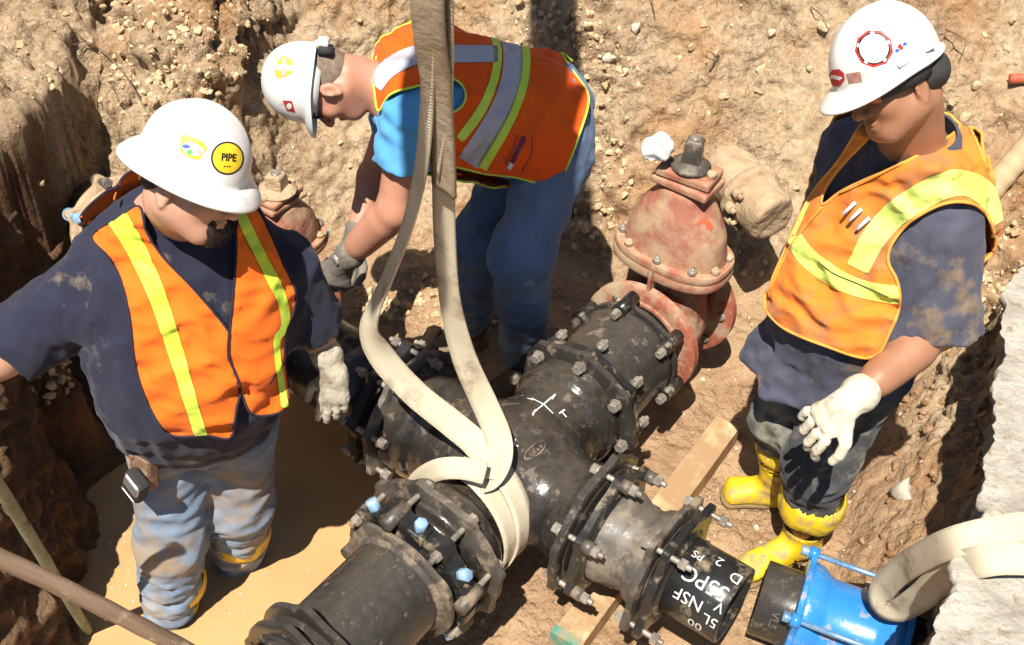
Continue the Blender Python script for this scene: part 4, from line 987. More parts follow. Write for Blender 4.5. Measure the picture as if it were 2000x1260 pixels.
M_LIMEP = cloth('pale_lime_band', (.66, .82, .10), (.78, .90, .28), dirt=(.45, .52, .12), amt=.3, ds=16, rough=.5)
M_SILV = cloth('grey_reflective_tape', (.46, .45, .50), (.56, .55, .60), rough=.45, bs=500)
M_PIPING = cloth('dark_binding', (.02, .015, .03), (.04, .03, .05))
M_PIPINGO = cloth('orange_binding', (.85, .33, .05), (.92, .42, .08))
M_JEANA = cloth('dusty_blue_denim', (.15, .22, .33), (.30, .37, .45), (.21, .28, .38), dirt=(.36, .27, .18), amt=.52, ds=5, sc=9)
M_JEANB = cloth('muddy_dark_trousers', (.045, .046, .052), (.10, .10, .10), dirt=(.30, .27, .20), amt=.40, ds=6)
M_JEANM = cloth('blue_denim', (.085, .14, .25), (.16, .24, .38), dirt=(.30, .32, .33), amt=.05, ds=6)
M_YBOOT = mat('yellow_rubber', (.76, .50, .012), (.86, .62, .03), scale=5, rough=.36, spec=.5, rough2=.5, dirt=(.46, .31, .15), dirt_amt=.42, dscale=18, bump=.2, bscale=60)
M_SOLE = mat('muddy_sole', (.20, .13, .06), (.36, .25, .13), rough=.8)
M_GBOOT = mat('mud_covered_boot', (.12, .10, .07), (.28, .21, .13), rough=.8, bump=.5)
M_GLOVE = cloth('cream_cotton_glove', (.62, .56, .42), (.74, .68, .54), dirt=(.42, .33, .21), amt=.28, ds=18, sc=10, bs=260, bump=.8)
M_GLOVED = cloth('muddy_work_glove', (.42, .37, .28), (.56, .50, .40), dirt=(.24, .19, .13), amt=.5, ds=20, bs=200)
M_GLOVEK = cloth('wet_dark_glove', (.10, .09, .075), (.24, .21, .17), dirt=(.30, .25, .18), amt=.3, ds=20, bs=200)
def skin(name, a, b): return mat(name, a, b, scale=9, rough=.48, spec=.45, bump=.25, bscale=180, bdist=.001, sss=.06)
M_SKA = skin('fair_skin', (.52, .27, .18), (.62, .35, .245)); M_SKB = skin('tanned_skin', (.34, .155, .085), (.43, .21, .12)); M_SKM = skin('ruddy_skin', (.50, .225, .14), (.60, .30, .20))
M_HAIR = mat('short_dark_hair', (.018, .013, .010), (.05, .035, .025), scale=30, rough=.7, bump=1., bscale=300, stretch=(1, 1, .3))
M_HAIRG = mat('cropped_grey_brown_hair', (.20, .14, .10), (.32, .24, .18), scale=60, rough=.8, bump=.8, bscale=500)
M_HELM = mat('white_helmet_plastic', (.80, .80, .78), (.86, .86, .84), scale=9, rough=.30, spec=.5, dirt=(.48, .42, .34), dirt_amt=.06, dscale=26, coat=.1, bump=.06, bscale=30)
M_HELMD = mat('scuffed_helmet_plastic', (.76, .75, .71), (.82, .81, .78), scale=5, rough=.32, spec=.5, dirt=(.52, .44, .33), dirt_amt=.14, dscale=11, coat=.15)
M_LINER = mat('helmet_liner', (.03, .03, .03), (.06, .055, .05), rough=.8)
M_WHITEP = mat('white_strap_plastic', (.6, .6, .58), (.7, .7, .68), rough=.5)

def folds(P, F, amp, warp=.5, o=2, seed=0.):
    Q = P*np.asarray(F)+seed; Q = Q+warp*noise3(P*6+seed)[:, None]
    return amp*(np.abs(noise3(Q))*2-.6+.4*noise3(Q*2.3+5))
def local_frame(fwd, up):
    f = nrm(fwd); u = np.asarray(up, float); u = nrm(u-f*(u@f)); r = np.cross(f, u); return np.stack([r, f, u], 1)   # right, forward, up
def add_head(F, c, H, jowl=1.0, open_=False):
    L = lambda x, y, z: c+H@V(x, y, z)
    F.ell(L(0, -.010, .025), (.076, .094, .092), H, k=.02)
    F.ell(L(0, .026, -.030), (.062*jowl, .070, .078), H, k=.03)
    F.ell(L(0, .062, -.090), (.034*jowl, .030, .026), H, k=.03)
    for s in (-1, 1):
        F.cone(L(s*.060*jowl, .0, -.055), L(s*.026, .064, -.092), .022*jowl, .018, .03)      # jaw line
        F.ell(L(s*.040, .066, -.022), (.022, .020, .022), H, k=.025)                         # cheek
        F.ell(L(s*.031, .094, .014), (.019, .014, .012), H, k=.012, op='s')                 # eye socket
        F.ell(L(s*.031, .080, .013), (.0125, .0125, .0125), H, k=.004)                       # eyeball under the lid
        F.cone(L(s*.048, .078, .032), L(s*.012, .094, .030), .009, .010, .012)               # brow
    F.cone(L(0, .092, .018), L(0, .116, -.024), .009, .014, .010)
    for s in (-1, 1): F.ell(L(s*.013, .103, -.030), (.009, .011, .008), H, k=.006)
    F.ell(L(0, .094, -.056), (.024, .010, .0065), H, k=.005); F.ell(L(0, .092, -.068), (.020, .010, .007), H, k=.005)
    F.ell(L(0, .106, -.0615), (.024, .010, .0016), H, k=.003, op='s')
    for s in (-1, 1):
        E = H@np.stack([nrm(V(s*1, -.25, 0)), nrm(V(s*.25, 1, -.12)), V(0, .12, 1)], 1)
        e = L(s*.086, -.006, -.018)
        F.cone(L(s*.070, -.004, -.016), e, .016, .010, .006); F.ell(e, (.009, .021, .033), E, k=.005); F.ell(e+H@V(s*.010, .003, .004), (.007, .011, .019), E, k=.004, op='s'); F.ell(e+H@V(s*.004, .004, -.026), (.007, .009, .010), E, k=.004)
def hand_field(F, wrist, d, n, side, curl=(.35, .4, .45, .5), thumb=.5, fat=1.0, spread=.055, L=1.0):
    """palm and five separate fingers; d points along the hand, n out of the palm, side towards the thumb."""
    d = nrm(d); n = nrm(n-d*(n@d)); s = np.cross(d, n); s = s if s@side > 0 else -s
    r = lambda a, b, c_: wrist+d*a*L+s*b*L+n*c_*L
    M = np.stack([s, n, d], 1)
    F.loft(wrist, M, [(-.02, 0, 0, .031*fat, .027*fat), (.03, 0, 0, .037*fat, .023*fat), (.07, 0, 0, .043*fat, .020*fat), (.092, 0, .002, .040*fat, .016*fat)], k=.012, n=2.4)
    lens = (.072, .080, .074, .058); off = (.030, .010, -.011, -.031)
    tips = []
    for i in range(4):
        sp_ = (1.5-i)*spread; dd = nrm(d*math.cos(sp_)+s*math.sin(sp_)); p = r(.082-.004*abs(i-1.2), off[i]*fat, 0); c_ = 0; rad = .0112*fat*(.92 if i == 3 else 1)
        for k, fr in enumerate((.46, .30, .24)):
            c_ += curl[i]*(1.0, 1.1, .8)[k]; dirn = dd*math.cos(c_)+n*math.sin(c_); q = p+dirn*lens[i]*fr*L
            F.cone(p, q, rad*(1, .93, .86)[k], rad*(.93, .86, .78)[k], .0035 if k else .006); p = q
        tips.append(p)
    p = r(.022, .026*fat, .006); a = nrm(d*.62+s*.72+n*thumb*.6); q = p+a*.040*L; F.cone(p, q, .0155*fat, .0125*fat, .012)
    a2 = nrm(d*.86+s*.30+n*thumb); q2 = q+a2*.030*L; F.cone(q, q2, .0125*fat, .0115*fat, .004); q3 = q2+nrm(d*.9+n*thumb)*.022*L; F.cone(q2, q3, .0115*fat, .0095*fat, .003)
    return tips
def glove(T, name, wrist, arm_dir, d, n, side, m, curl, thumb=.5, fat=1.12, cuff=True, label=None, L=1.12, r_cuff=.038):
    F = Fld(); hand_field(F, wrist, d, n, side, curl, thumb, fat, L=L)
    if cuff: F.cone(wrist-nrm(arm_dir)*.055, wrist+nrm(d)*.012, r_cuff, .031*fat, .012); F.cone(wrist-nrm(arm_dir)*.056, wrist-nrm(arm_dir)*.050, r_cuff+.004, r_cuff+.004, .003)
    F.dp = lambda P: folds(P, (60, 60, 60), .0012, seed=3.)+.0012*noise3(P*45)
    lo, hi = bounds([wrist-nrm(arm_dir)*.06, wrist+nrm(d)*.2], .09)
    o = obj(name, F.mesh(lo, hi, .0036), m, T)
    if label: o['label'] = label
    return o
def boot_mesh(T, ankle, toe, m, sole, shin=None, top=.30, cuffr=.075, h=.006, flap=None, label=None):
    """rubber boot: ankle (centre, about .10 above the sole), toe point on the ground."""
    g = V(ankle[0], ankle[1], toe[2]); d = nrm((toe-g)*V(1, 1, 0)); L = np.linalg.norm((toe-g)*V(1, 1, 0))
    F = Fld(); z0 = toe[2]+.012
    P = lambda a, z, s=0: V(g[0], g[1], 0)+d*a+np.cross(d, UP)*s+V(0, 0, z0+z)
    F.ell(P(-.035, .045), (.042, .042, .045)); M = np.stack([np.cross(d, UP), UP, d], 1)
    F.loft(P(0, .035), M, [(-.07, 0, 0, .036, .045), (0, 0, .01, .040, .050), (L*.5, .004, 0, .046, .040), (L*.82, .004, -.004, .050, .034), (L-.01, 0, -.008, .034, .026)], k=.03, n=2.5)
    s_ = shin if shin is not None else nrm(UP)
    F.cone(P(-.015, .07), P(-.015, .07)+nrm(s_)*top, .053, cuffr, .04)
    F.cone(P(-.015, .07)+nrm(s_)*(top-.006), P(-.015, .07)+nrm(s_)*top, cuffr+.006, cuffr+.006, .004)
    F.cone(P(-.015, .07)+nrm(s_)*(top-.05), P(-.015, .07)+nrm(s_)*(top+.08), cuffr-.008, cuffr-.004, .002, 's')
    F.add(lambda Q: (toe[2]+.006)-Q[:, 2], .004, 'i')
    F.dp = lambda Q: .0025*noise3(Q*14)+folds(Q, (5, 5, 16), .003, seed=1.)
    lo, hi = bounds([P(-.08, 0), P(L, 0), P(-.015, .07)+nrm(s_)*top], .1)
    b = obj('boot', F.mesh(lo, hi, h), m, T)
    if label: b['label'] = label
    S = Fld(); S.loft(P(0, .0), M, [(-.08, 0, 0, .036, .012), (0, 0, 0, .041, .012), (L*.5, .004, 0, .046, .012), (L*.82, .004, 0, .053, .012), (L, 0, 0, .034, .012)], k=.02, n=3)
    lo, hi = bounds([P(-.08, 0), P(L, 0)], .07); obj('sole', S.mesh(lo, hi, h), sole, b)
    return b
def helmet(T, c, fwd, up, style, m, a=.118, b=.142, h=.135, wb=.045, visor=.07, label=None):
    H = local_frame(fwd, up); nth = 112; rings = []
    def w(t):  # brim width around (t = 0 at the front)
        ct = math.cos(t)
        if style == 'full': return wb+.008*max(0, ct)+.006*max(0, -ct)
        return .008+visor*max(0, ct)**2.2
    def dz(t):
        ct = math.cos(t); return (-.004-.010*abs(ct)**2) if style == 'full' else (-.020*max(0, ct)**1.5+.0)
    outer = []
    for i in range(26):
        ph = (i/25)**.92*math.pi/2; r = math.sin(ph)**.92; z = math.cos(ph)
        z = z**.9
        row = []
        for k in range(nth):
            t = 2*math.pi*k/nth; x = a*r*math.sin(t); y = b*r*math.cos(t); zz = h*z
            cr = .0045*math.exp(-(x/.017)**2)*(1-z*.15)*(r < .97) if style != 'full' else .003*math.exp(-((abs(x)-.030)/.012)**2)*(r < .96)
            row.append((x*(1+.0*cr), y, zz+cr*(.4+z*.8)))
        outer.append(row)
    def brow_(f, off, inner=0):
        row = []
        for k in range(nth):
            t = 2*math.pi*k/nth; ww = w(t); e = f
            x = (a-inner)*math.sin(t); y = (b-inner)*math.cos(t); L = math.hypot(x, y)
            nx_, ny_ = math.sin(t)/a, math.cos(t)/b; l = math.hypot(nx_, ny_); nx_, ny_ = nx_/l, ny_/l
            drop = dz(t)*e*e-.012*e*(1 if style == 'full' else .6)+(.006*math.sin(math.pi*min(e, 1)) if style == 'full' else 0)
            row.append((x+nx_*ww*e, y+ny_*ww*e, drop+off))
        return row
    ext = [brow_(f, -.002*(f > 0)) for f in (.08, .25, .5, .75, .93, 1.0)]
    lip = [brow_(1.02, -.0045), brow_(1.0, -.008), brow_(.9, -.0065)]
    und = [brow_(f, -.0055) for f in (.5, .15)]
    inn = []
    for i in range(25, -1, -3):
        ph = (i/25)*math.pi/2; inn.append([((a-.005)*math.sin(ph)*math.sin(2*math.pi*k/nth), (b-.005)*math.sin(ph)*math.cos(2*math.pi*k/nth), (h-.006)*math.cos(ph)-.002) for k in range(nth)])
    rows = outer+ext+lip+und+inn; vs = np.array([q for r in rows for q in r])@H.T+c
    fs = [(i*nth+k, (i+1)*nth+k, (i+1)*nth+(k+1) % nth, i*nth+(k+1) % nth) for i in range(len(rows)-1) for k in range(nth)]
    hm = obj('hard_hat', (vs, fs), m, T)
    if label: hm['label'] = label
    no = (len(outer)+len(ext)-1); ofs = [f for f in fs if f[0] < no*nth]
    # side slot bumps
    for s in ((-1,) if style == 'cap' and visor > .04 else ()):
        for y_ in (.028, -.05):
            p = c+H@V(s*(a*.985), y_, .018); bx = box(p, H[:, 1], H[:, 2], H[:, 0], .03, .012, .008); bevel(obj('side_clip', bx, m, hm, smooth=False), .003)
    return hm, (vs, ofs), H
def islands(vs, T, frac=.08):
    n = len(vs); lab = np.arange(n)
    while True:
        m = np.minimum.reduce([lab[T[:, 0]], lab[T[:, 1]], lab[T[:, 2]]]); new = lab.copy()
        for i in range(3): np.minimum.at(new, T[:, i], m)
        new = new[new]
        if (new == lab).all(): break
        lab = new
    tl = lab[T[:, 0]]; out = []
    for k in np.unique(tl):
        t = T[tl == k]
        if len(t) >= frac*len(T): u, inv = np.unique(t, return_inverse=True); out.append((vs[u], inv.reshape(t.shape)))
    return out
def patch(parent, name, mesh, poly, m, off=.0008, smooth_=True, facing=True, sub=0):
    vs, T = tri(mesh); vn = vnormals(vs, T)
    pl_ = smooth_poly(poly) if smooth_ else np.asarray(poly, float)
    Q = proj_all(vs); dpx = poly_sd(Q, pl_); fac = (vn*(vs-_C)).sum(1)
    if (vn*(vs-vs.mean(0))).sum() < 0: vn = -vn; fac = -fac
    d = np.where(fac < 0, dpx, -50.) if facing else dpx
    v2 = vs+vn*off; pv, pf = clip(v2, T, d)
    if len(pf) == 0: return None
    return [obj(name, q, m, parent) for q in islands(pv, pf)][0]
def refine(mesh, poly, margin=10):
    """split the faces near a pixel polygon so that the cut stays round."""
    vs, T = tri(mesh); Q = proj_all(vs); d = poly_sd(Q, np.asarray(poly, float)); sel = (d[T] > -margin).any(1)
    keep = T[~sel]; S = T[sel]; vs = list(vs); mid = {}
    def m_(a, b):
        k = (min(a, b), max(a, b))
        if k not in mid: mid[k] = len(vs); vs.append((vs[a]+vs[b])/2)
        return mid[k]
    out = []
    for a, b, c in S:
        x, y, z = m_(a, b), m_(b, c), m_(c, a); out += [(a, x, z), (x, b, y), (z, y, c), (x, y, z)]
    return np.array(vs), [tuple(t) for t in out]
def bvh_of(mesh): return BVHTree.FromPolygons([tuple(v) for v in mesh[0]], [tuple(int(i) for i in f) for f in mesh[1]])
def px_text(parent, s, cx, cy, size, rot, bvh, m, name='lettering', off=.0016, sx=1.):
    tv, tf = text_mesh(s, size, .6); vs = []; c, sn = math.cos(rot), math.sin(rot)
    for p in tv:
        u, v = p[0]*sx, p[1]; h = bvh.ray_cast(Vector(_C), Vector(nrm(ray(cx+u*c+v*sn, cy+u*sn-v*c))))
        if h[0] is None: return None
        n_ = np.array(h[1]); n_ = n_ if n_@(_C-np.array(h[0])) > 0 else -n_; vs.append(np.array(h[0])+n_*off)
    return obj(name, (np.array(vs), tf), m, parent, smooth=False)
def ell_poly(cx, cy, rx, ry, rot=0, n=36, k=None):
    t = np.linspace(0, 2*math.pi, k or n, endpoint=False); c, s = math.cos(rot), math.sin(rot)
    return np.stack([cx+rx*np.cos(t)*c-ry*np.sin(t)*s, cy+rx*np.cos(t)*s+ry*np.sin(t)*c], 1)
def boundary_loops(vs, T):
    cnt = {}
    for t in T:
        for a, b in ((t[0], t[1]), (t[1], t[2]), (t[2], t[0])):
            k = (min(a, b), max(a, b)); cnt[k] = cnt.get(k, 0)+1
    adj = {}
    for (a, b), c in cnt.items():
        if c == 1: adj.setdefault(a, []).append(b); adj.setdefault(b, []).append(a)
    loops, seen = [], set()
    for s in adj:
        if s in seen: continue
        L = [s]; seen.add(s); cur = s
        while True:
            nx_ = [q for q in adj[cur] if q not in seen]
            if not nx_: break
            cur = nx_[0]; seen.add(cur); L.append(cur)
        loops.append(L)
    return loops
def vest(T, fld, lo, hi, off, polys, back, m, bands, piping=None, h=.009, dp=None, holes=(), pw=3.2, label=None):
    """open safety vest cut from a shell around the torso; bands lie on top as children."""
    g = lambda P: fld(P)-off+(dp(P) if dp else 0)
    vs, T3 = tri(polygonize(g, lo, hi, h)); vn = vnormals(vs, T3)
    if (vn*(vs-vs.mean(0))).sum() < 0: vn = -vn; T3 = T3[:, ::-1]
    Q = proj_all(vs); d = np.full(len(vs), -1e3)
    for p in polys: d = np.maximum(d, poly_sd(Q, smooth_poly(p, 4)))
    for p in holes: d = np.minimum(d, -poly_sd(Q, smooth_poly(p, 4)))
    fac = (vn*(vs-_C)).sum(1) < 0; D = np.where(fac, d, back(vs)*900)
    v1, f1 = clip(vs, T3, D)
    o = obj('vest', (v1, f1), m, T); o.modifiers.new('thickness', 'SOLIDIFY').thickness = .003
    if label: o['label'] = label
    if piping:
        for L in sorted(boundary_loops(v1, f1), key=lambda q: -len(q)):
            if len(L) < 40: continue
            P = v1[L]; step = max(1, len(L)//400)
            for _ in range(3): P = (np.roll(P, 1, 0)+2*P+np.roll(P, -1, 0))/4
            obj('binding', tube(P[::step], pw*.0010, 6, True), piping, o)
    for nm, line, w, bm in bands:
        bp = band_poly(line, w); db = poly_sd(Q, bp); db = np.minimum(np.where(fac, db, -5.), D-1.); v2, f2 = clip(vs+vn*.0026, T3, db)
        if len(f2):
            for q in islands(v2, f2, .04): obj(nm, q, bm, o)
    return o, (vs, T3)

# ------------------------------------------------------------------ left worker
def person(label, foot):
    T = thing('person', label, 'person', foot); return T
fA = nrm(V(.30, -.95, 0)); lA = V(.95, .30, 0); MA = np.stack([lA, fA, UP], 1)
oA = V(-.815, 2.03, 0)
fwdA = nrm(V(.86, -.36, -.20)); upA = V(.28, .31, .90); HA = local_frame(fwdA, upA)
hcA = at_y(378, 318, 1.97); headA = hcA-HA@V(0, -.008, .036)
shRA, elRA, wrRA = at_y(222, 520, 2.02), at_y(2, 694, 1.90), at_y(-170, 800, 1.78)          # his right arm, towards the left edge
shLA, elLA, wrLA = at_y(560, 520, 2.13), at_y(612, 640, 2.16), at_y(655, 728, 2.10)
anRA, anLA = at_z(340, 1222, -.05), at_z(470, 1112, -.05)
hipR, hipL = oA+MA@V(-.085, -.01, .80), oA+MA@V(.105, -.02, .80)
knR, knL = (hipR+anRA)/2+fA*.05+V(.0, 0, -.02), (hipL+anLA)/2+fA*.05
TA_tab = [(.70, -.01, -.01, .19, .15), (.80, -.005, .015, .215, .19), (.93, 0, .035, .232, .215), (1.08, .005, .03, .236, .205), (1.22, .01, .005, .232, .170), (1.33, .02, -.01, .215, .135), (1.41, .04, -.02, .16, .10), (1.48, .06, -.01, .085, .075)]
def limbs(F, ch, rs, k=.03): F.chain(ch, rs, k)
def torso_core(F, o, M, tab, grow=0.): F.loft(o, M, [(t, cx, cy, a+grow, b+grow) for t, cx, cy, a, b in tab], k=.04, n=2.35)
Abase = (oA*V(1, 1, 0))
TA = person('left worker in a navy t-shirt and orange vest with one arm reaching out of frame', Abase)
F = Fld(); torso_core(F, oA, MA, TA_tab, -.02)
nkA = headA-HA@V(0, .02, .06)
F.cone(oA+MA@V(.055, -.0, 1.42), nkA, .080, .070, .03)
add_head(F, headA, HA, 1.05)
F.chain([shRA, elRA, wrRA], [.062, .052, .034]); F.chain([shLA, elLA, wrLA], [.058, .048, .026])
for hp, kn, an in ((hipR, knR, anRA), (hipL, knL, anLA)): F.chain([hp, kn, an, an+V(0, 0, -.03)], [.085, .06, .04, .034])
F.ell(oA+MA@V(0, 0, .80), (.17, .13, .12), MA)
lo, hi = bounds([shRA, elRA, wrRA, shLA, wrLA, headA, anRA, anLA], .17)
bodyA = obj('body', F.mesh(lo, hi, .0058), M_SKA, TA)
# t-shirt with sleeves, a little dirty
slR = shRA+(elRA-shRA)*.90; slL = shLA+(elLA-shLA)*.95
F = Fld(); torso_core(F, oA, MA, TA_tab[:-1]+[(1.45, .05, -.012, .11, .088)], .0)
F.chain([shRA+V(.01, 0, -.005), slR], [.090, .092], .06); F.chain([shLA-V(.01, 0, .005), slL], [.088, .082], .06)
for s, e in ((slR, elRA-shRA), (slL, elLA-shLA)):
    u = nrm(e); F.add(lambda P, s=s, u=u: np.where(np.linalg.norm(P-s, axis=1) < .16, .0-((s-P)@u), -9.), .004, 'i')
FT = Fld(); torso_core(FT, oA, MA, TA_tab[:-1]+[(1.45, .05, -.012, .12, .095)], .0); FT.ell(shRA+V(.04, 0, .0), (.10, .092, .088), k=.05); FT.ell(shLA-V(.03, 0, 0), (.098, .090, .086), k=.05)
nkc = oA+MA@V(.062, .02, 1.46)
F.ell(nkc+MA@V(0, .02, .015), (.088, .082, .07), MA, k=.008, op='s')
F.dp = lambda P: folds(P, (9, 9, 5), .009, seed=2.)+folds(P, (19, 19, 12), .0035, seed=7.)+.004*np.sin(P[:, 2]*48+4*noise3(P*5))*sst(.95, .78, P[:, 2])
lo, hi = bounds([slR, slL, oA+V(0, 0, .68), nkc, oA+fA*.2, oA-fA*.2], .13); lo[2] = .62
shirtA = obj('shirt', F.mesh(lo, hi, .0075), M_NAVY, TA)
# collar ribbing
col = catmull([nkc+MA@V(.086*math.cos(t), .012+.080*math.sin(t), .004-.020*math.sin(t)) for t in np.linspace(0, 2*math.pi, 17)], 3)
obj('collar', tube(col[:-1], .0085, 8, True), M_NAVY, shirtA)
vA_left = [(178, 462), (232, 425), (272, 402), (286, 452), (322, 506), (380, 566), (447, 650), (446, 700), (466, 758), (462, 802), (450, 856), (402, 850), (346, 853), (316, 836), (285, 780), (264, 712), (256, 640), (241, 562), (216, 506)]
vA_right = [(462, 440), (474, 400), (500, 404), (526, 450), (546, 500), (570, 550), (578, 580), (571, 620), (558, 645), (556, 700), (564, 760), (561, 796), (522, 812), (488, 806), (470, 760), (449, 700), (449, 650), (457, 560), (461, 490)]
backA = lambda P: np.minimum(np.minimum(((P-oA)@(-fA))-.02, P[:, 2]-.92), np.minimum(.20-np.abs((P-oA)@lA-.02), 1.6-P[:, 2]))
dpA = lambda P: folds(P, (6, 6, 10), .015, seed=11.)+folds(P@np.array([[1, 0, .6], [0, 1, 0], [-.6, 0, 1]]), (10, 10, 24), .006, seed=4.)+.006*np.sin((P[:, 2]+.35*P[:, 0])*55+3*noise3(P*4))*sst(1.12, .98, P[:, 2])*sst(.80, .9, P[:, 2])
lo, hi = bounds([oA+V(0, 0, .72), nkc+V(0, 0, .05), oA+lA*.23, oA-lA*.23, oA+fA*.2], .10); lo[2] = .65; hi[0] += .05
vestA, vmA = vest(TA, FT, lo, hi, .024, [vA_left, vA_right], backA, M_ORA,
    [('reflective_band', [(226, 420), (262, 478), (305, 572), (342, 684), (374, 790), (394, 856)], [40, 38, 34, 30, 25, 24], M_LIME),
     ('reflective_band', [(466, 412), (492, 468), (528, 538), (552, 594), (555, 640), (540, 662), (543, 715), (556, 795)], [20, 22, 22, 18, 14, 12, 14], M_LIME)], M_PIPING, dp=dpA, h=.0085)
bvv = bvh_of((vmA[0], vmA[1])); 
def seam_(parent, pts, bvh, m, r=.0016, off=.004, name='seam'):
    L = catmull([(*p, 0) for p in pts], 8)[:, :2]; H = [bvh.ray_cast(Vector(_C), Vector(nrm(ray(x, y)))) for x, y in L]; H = [np.array(h[0])-nrm(ray(*l))*off for h, l in zip(H, L) if h[0] is not None]
    if len(H) > 2: return obj(name, tube(H, r, 6), m, parent)
seam_(vestA, [(447, 650), (446, 695), (462, 735), (470, 765), (462, 800), (455, 850)], bvv, M_PIPING, .003, .006, 'front_closure')
# jeans
F = Fld(); F.ell(oA+MA@V(.01, .0, .80), (.185, .16, .12), MA)
F.loft(oA, MA, [(.70, .01, 0, .18, .15), (.84, .01, .0, .192, .17), (.92, .01, .0, .19, .17)], k=.03)
F.chain([hipR, knR, anRA+V(0, 0, .11)], [.108, .090, .080], .05); F.chain([hipL, knL, anLA+V(0, 0, .09)], [.108, .090, .080], .05)
dj = lambda P: folds(P, (6, 6, 14), .008, seed=5.)+(.003*np.sin(P[:, 2]*75+7*noise3(P*V(4, 4, 2)))+folds(P, (11, 11, 26), .009, seed=9.))*sst(.42, .18, P[:, 2])+folds(P, (18, 18, 22), .0025, seed=6.)
F.dp = dj
lo, hi = bounds([hipR, hipL, anRA, anLA, oA+fA*.15], .15); lo[2] = -.02
jeA = obj('jeans', F.mesh(lo, hi, .0075), M_JEANA, TA)
b = boot_mesh(TA, anRA+V(0, 0, .05), anRA+nrm(V(.15, -1, 0))*.20+V(0, 0, -.10), M_YBOOT, M_SOLE, shin=nrm(knR-anRA), top=.22, cuffr=.086)
b = boot_mesh(TA, anLA+V(0, 0, .05), anLA+nrm(V(.5, -1, 0))*.20+V(0, 0, -.10), M_YBOOT, M_SOLE, shin=nrm(knL-anLA), top=.25, cuffr=.086)
glove(TA, 'glove', wrLA, wrLA-elLA, V(-.06, -.38, -.92), V(-.15, .85, -.45), V(-1, -.2, 0), M_GLOVED, (.16, .20, .26, .34), .3, 1.0, L=1.0, r_cuff=.039)
glove(TA, 'glove', wrRA, wrRA-elRA, wrRA-elRA, V(.5, .2, -1), V(.5, -.6, .4), M_GLOVE, (.5, .55, .6, .6), .5, 1.2)
# beard, hair
def cap_part(T, name, c, H, prims, m, h=.0045, hair=.0015, cut=None):
    F = Fld()
    for p, r in prims: F.ell(c+H@V(*p), r, H, k=.012)
    F.dp = lambda P: hair*noise3(P*160)+hair*noise3(P*V(60, 60, 60)+3)
    if cut: F.add(cut, .002, 'i')
    lo, hi = bounds([c+H@V(*p) for p, r in prims], .12); return obj(name, F.mesh(lo, hi, h), m, T)
cap_part(TA, 'goatee', headA, HA, [((0, .088, -.088), (.030, .020, .026)), ((.024, .084, -.066), (.010, .014, .022)), ((-.024, .084, -.066), (.010, .014, .022)), ((0, .075, -.108), (.024, .024, .014))], M_HAIR, hair=.003)
cap_part(TA, 'hair', headA, HA, [((0, -.026, .024), (.079, .086, .092)), ((0, -.056, -.026), (.062, .052, .046))], M_HAIR, h=.005)
def glasses(T, c, H, m):
    pts = [c+H@V(x, .104-.9*abs(x)**1.7*1.8, .016) for x in np.linspace(-.066, .066, 25)]
    vs = []
    for i, p in enumerate(pts):
        x = -.066+.132*i/24; hh = .019*(1-.35*math.exp(-(x/.010)**2)); vs += [p+H@V(0, .0, hh*.6), p+H@V(0, -.002, -hh)]
    fr = obj('safety_glasses', (np.array(vs), [(2*i, 2*i+1, 2*i+3, 2*i+2) for i in range(24)]), m, T); fr.modifiers.new('t', 'SOLIDIFY').thickness = .002
    for s in (-1, 1): obj('temple', tube([c+H@V(s*.066, .082, .020), c+H@V(s*.080, .03, .018), c+H@V(s*.084, -.005, .016)], .0022, 6), M_LINER, fr)
M_LENS = mat('amber_lens', (.35, .12, .02), (.42, .16, .03), rough=.08, spec=.6); M_LENSD = mat('dark_lens', (.03, .02, .02), (.05, .03, .03), rough=.08)
glasses(TA, headA, HA, M_LENS)
hmA, hmeshA, HHA = helmet(TA, hcA, fwdA, upA, 'full', M_HELM, a=.104, b=.122, h=.134, wb=.032, label='white full brim hard hat with a round yellow PIPE sticker')
# tool pouch and phone on the belt
bp_ = at_y(282, 912, 1.84); pn_ = nrm(V(-.55, -.8, .15))
M_LEATH = mat('worn_brown_leather', (.16, .085, .05), (.34, .20, .13), scale=14, rough=.6, bump=.5, dirt=(.42, .32, .22), dirt_amt=.4, dscale=20)
M_CHROME = mat('scuffed_silver_plastic', (.45, .44, .42), (.65, .64, .62), rough=.3, metal=.6)
vx_ = nrm(np.cross(UP, pn_)); vz = np.cross(pn_, vx_)
pouch = bevel(obj('belt_pouch', box(bp_, vx_, pn_, vz, .075, .04, .11), M_LEATH, TA, smooth=False), .01)
obj('pouch_loop', tube(catmull([bp_+vx_*-.02+vz*.03+pn_*.02, bp_-vx_*.03+vz*.08, bp_-vx_*.02+vz*.10-pn_*.02], 5), .010, 8), M_LEATH, pouch)
ph = at_y(266, 948, 1.80); t1 = nrm(vz+vx_*.5+pn_*.2); t2 = nrm(np.cross(pn_, t1))
phone = bevel(obj('phone_holder', box(ph, t2, pn_, t1, .068, .036, .11), M_LINER, TA, smooth=False), .01)
bevel(obj('phone_face', box(ph+pn_*.016+t1*.020, t2, pn_, t1, .056, .014, .058), M_CHROME, phone, smooth=False), .006)
for k in range(2): obj('wire_clip', tube(catmull([ph+t2*.028*s+pn_*.018+t1*(.05-.1*k) for s in (-1, 0, 1)], 4), .0025, 6), M_CHROME, phone)
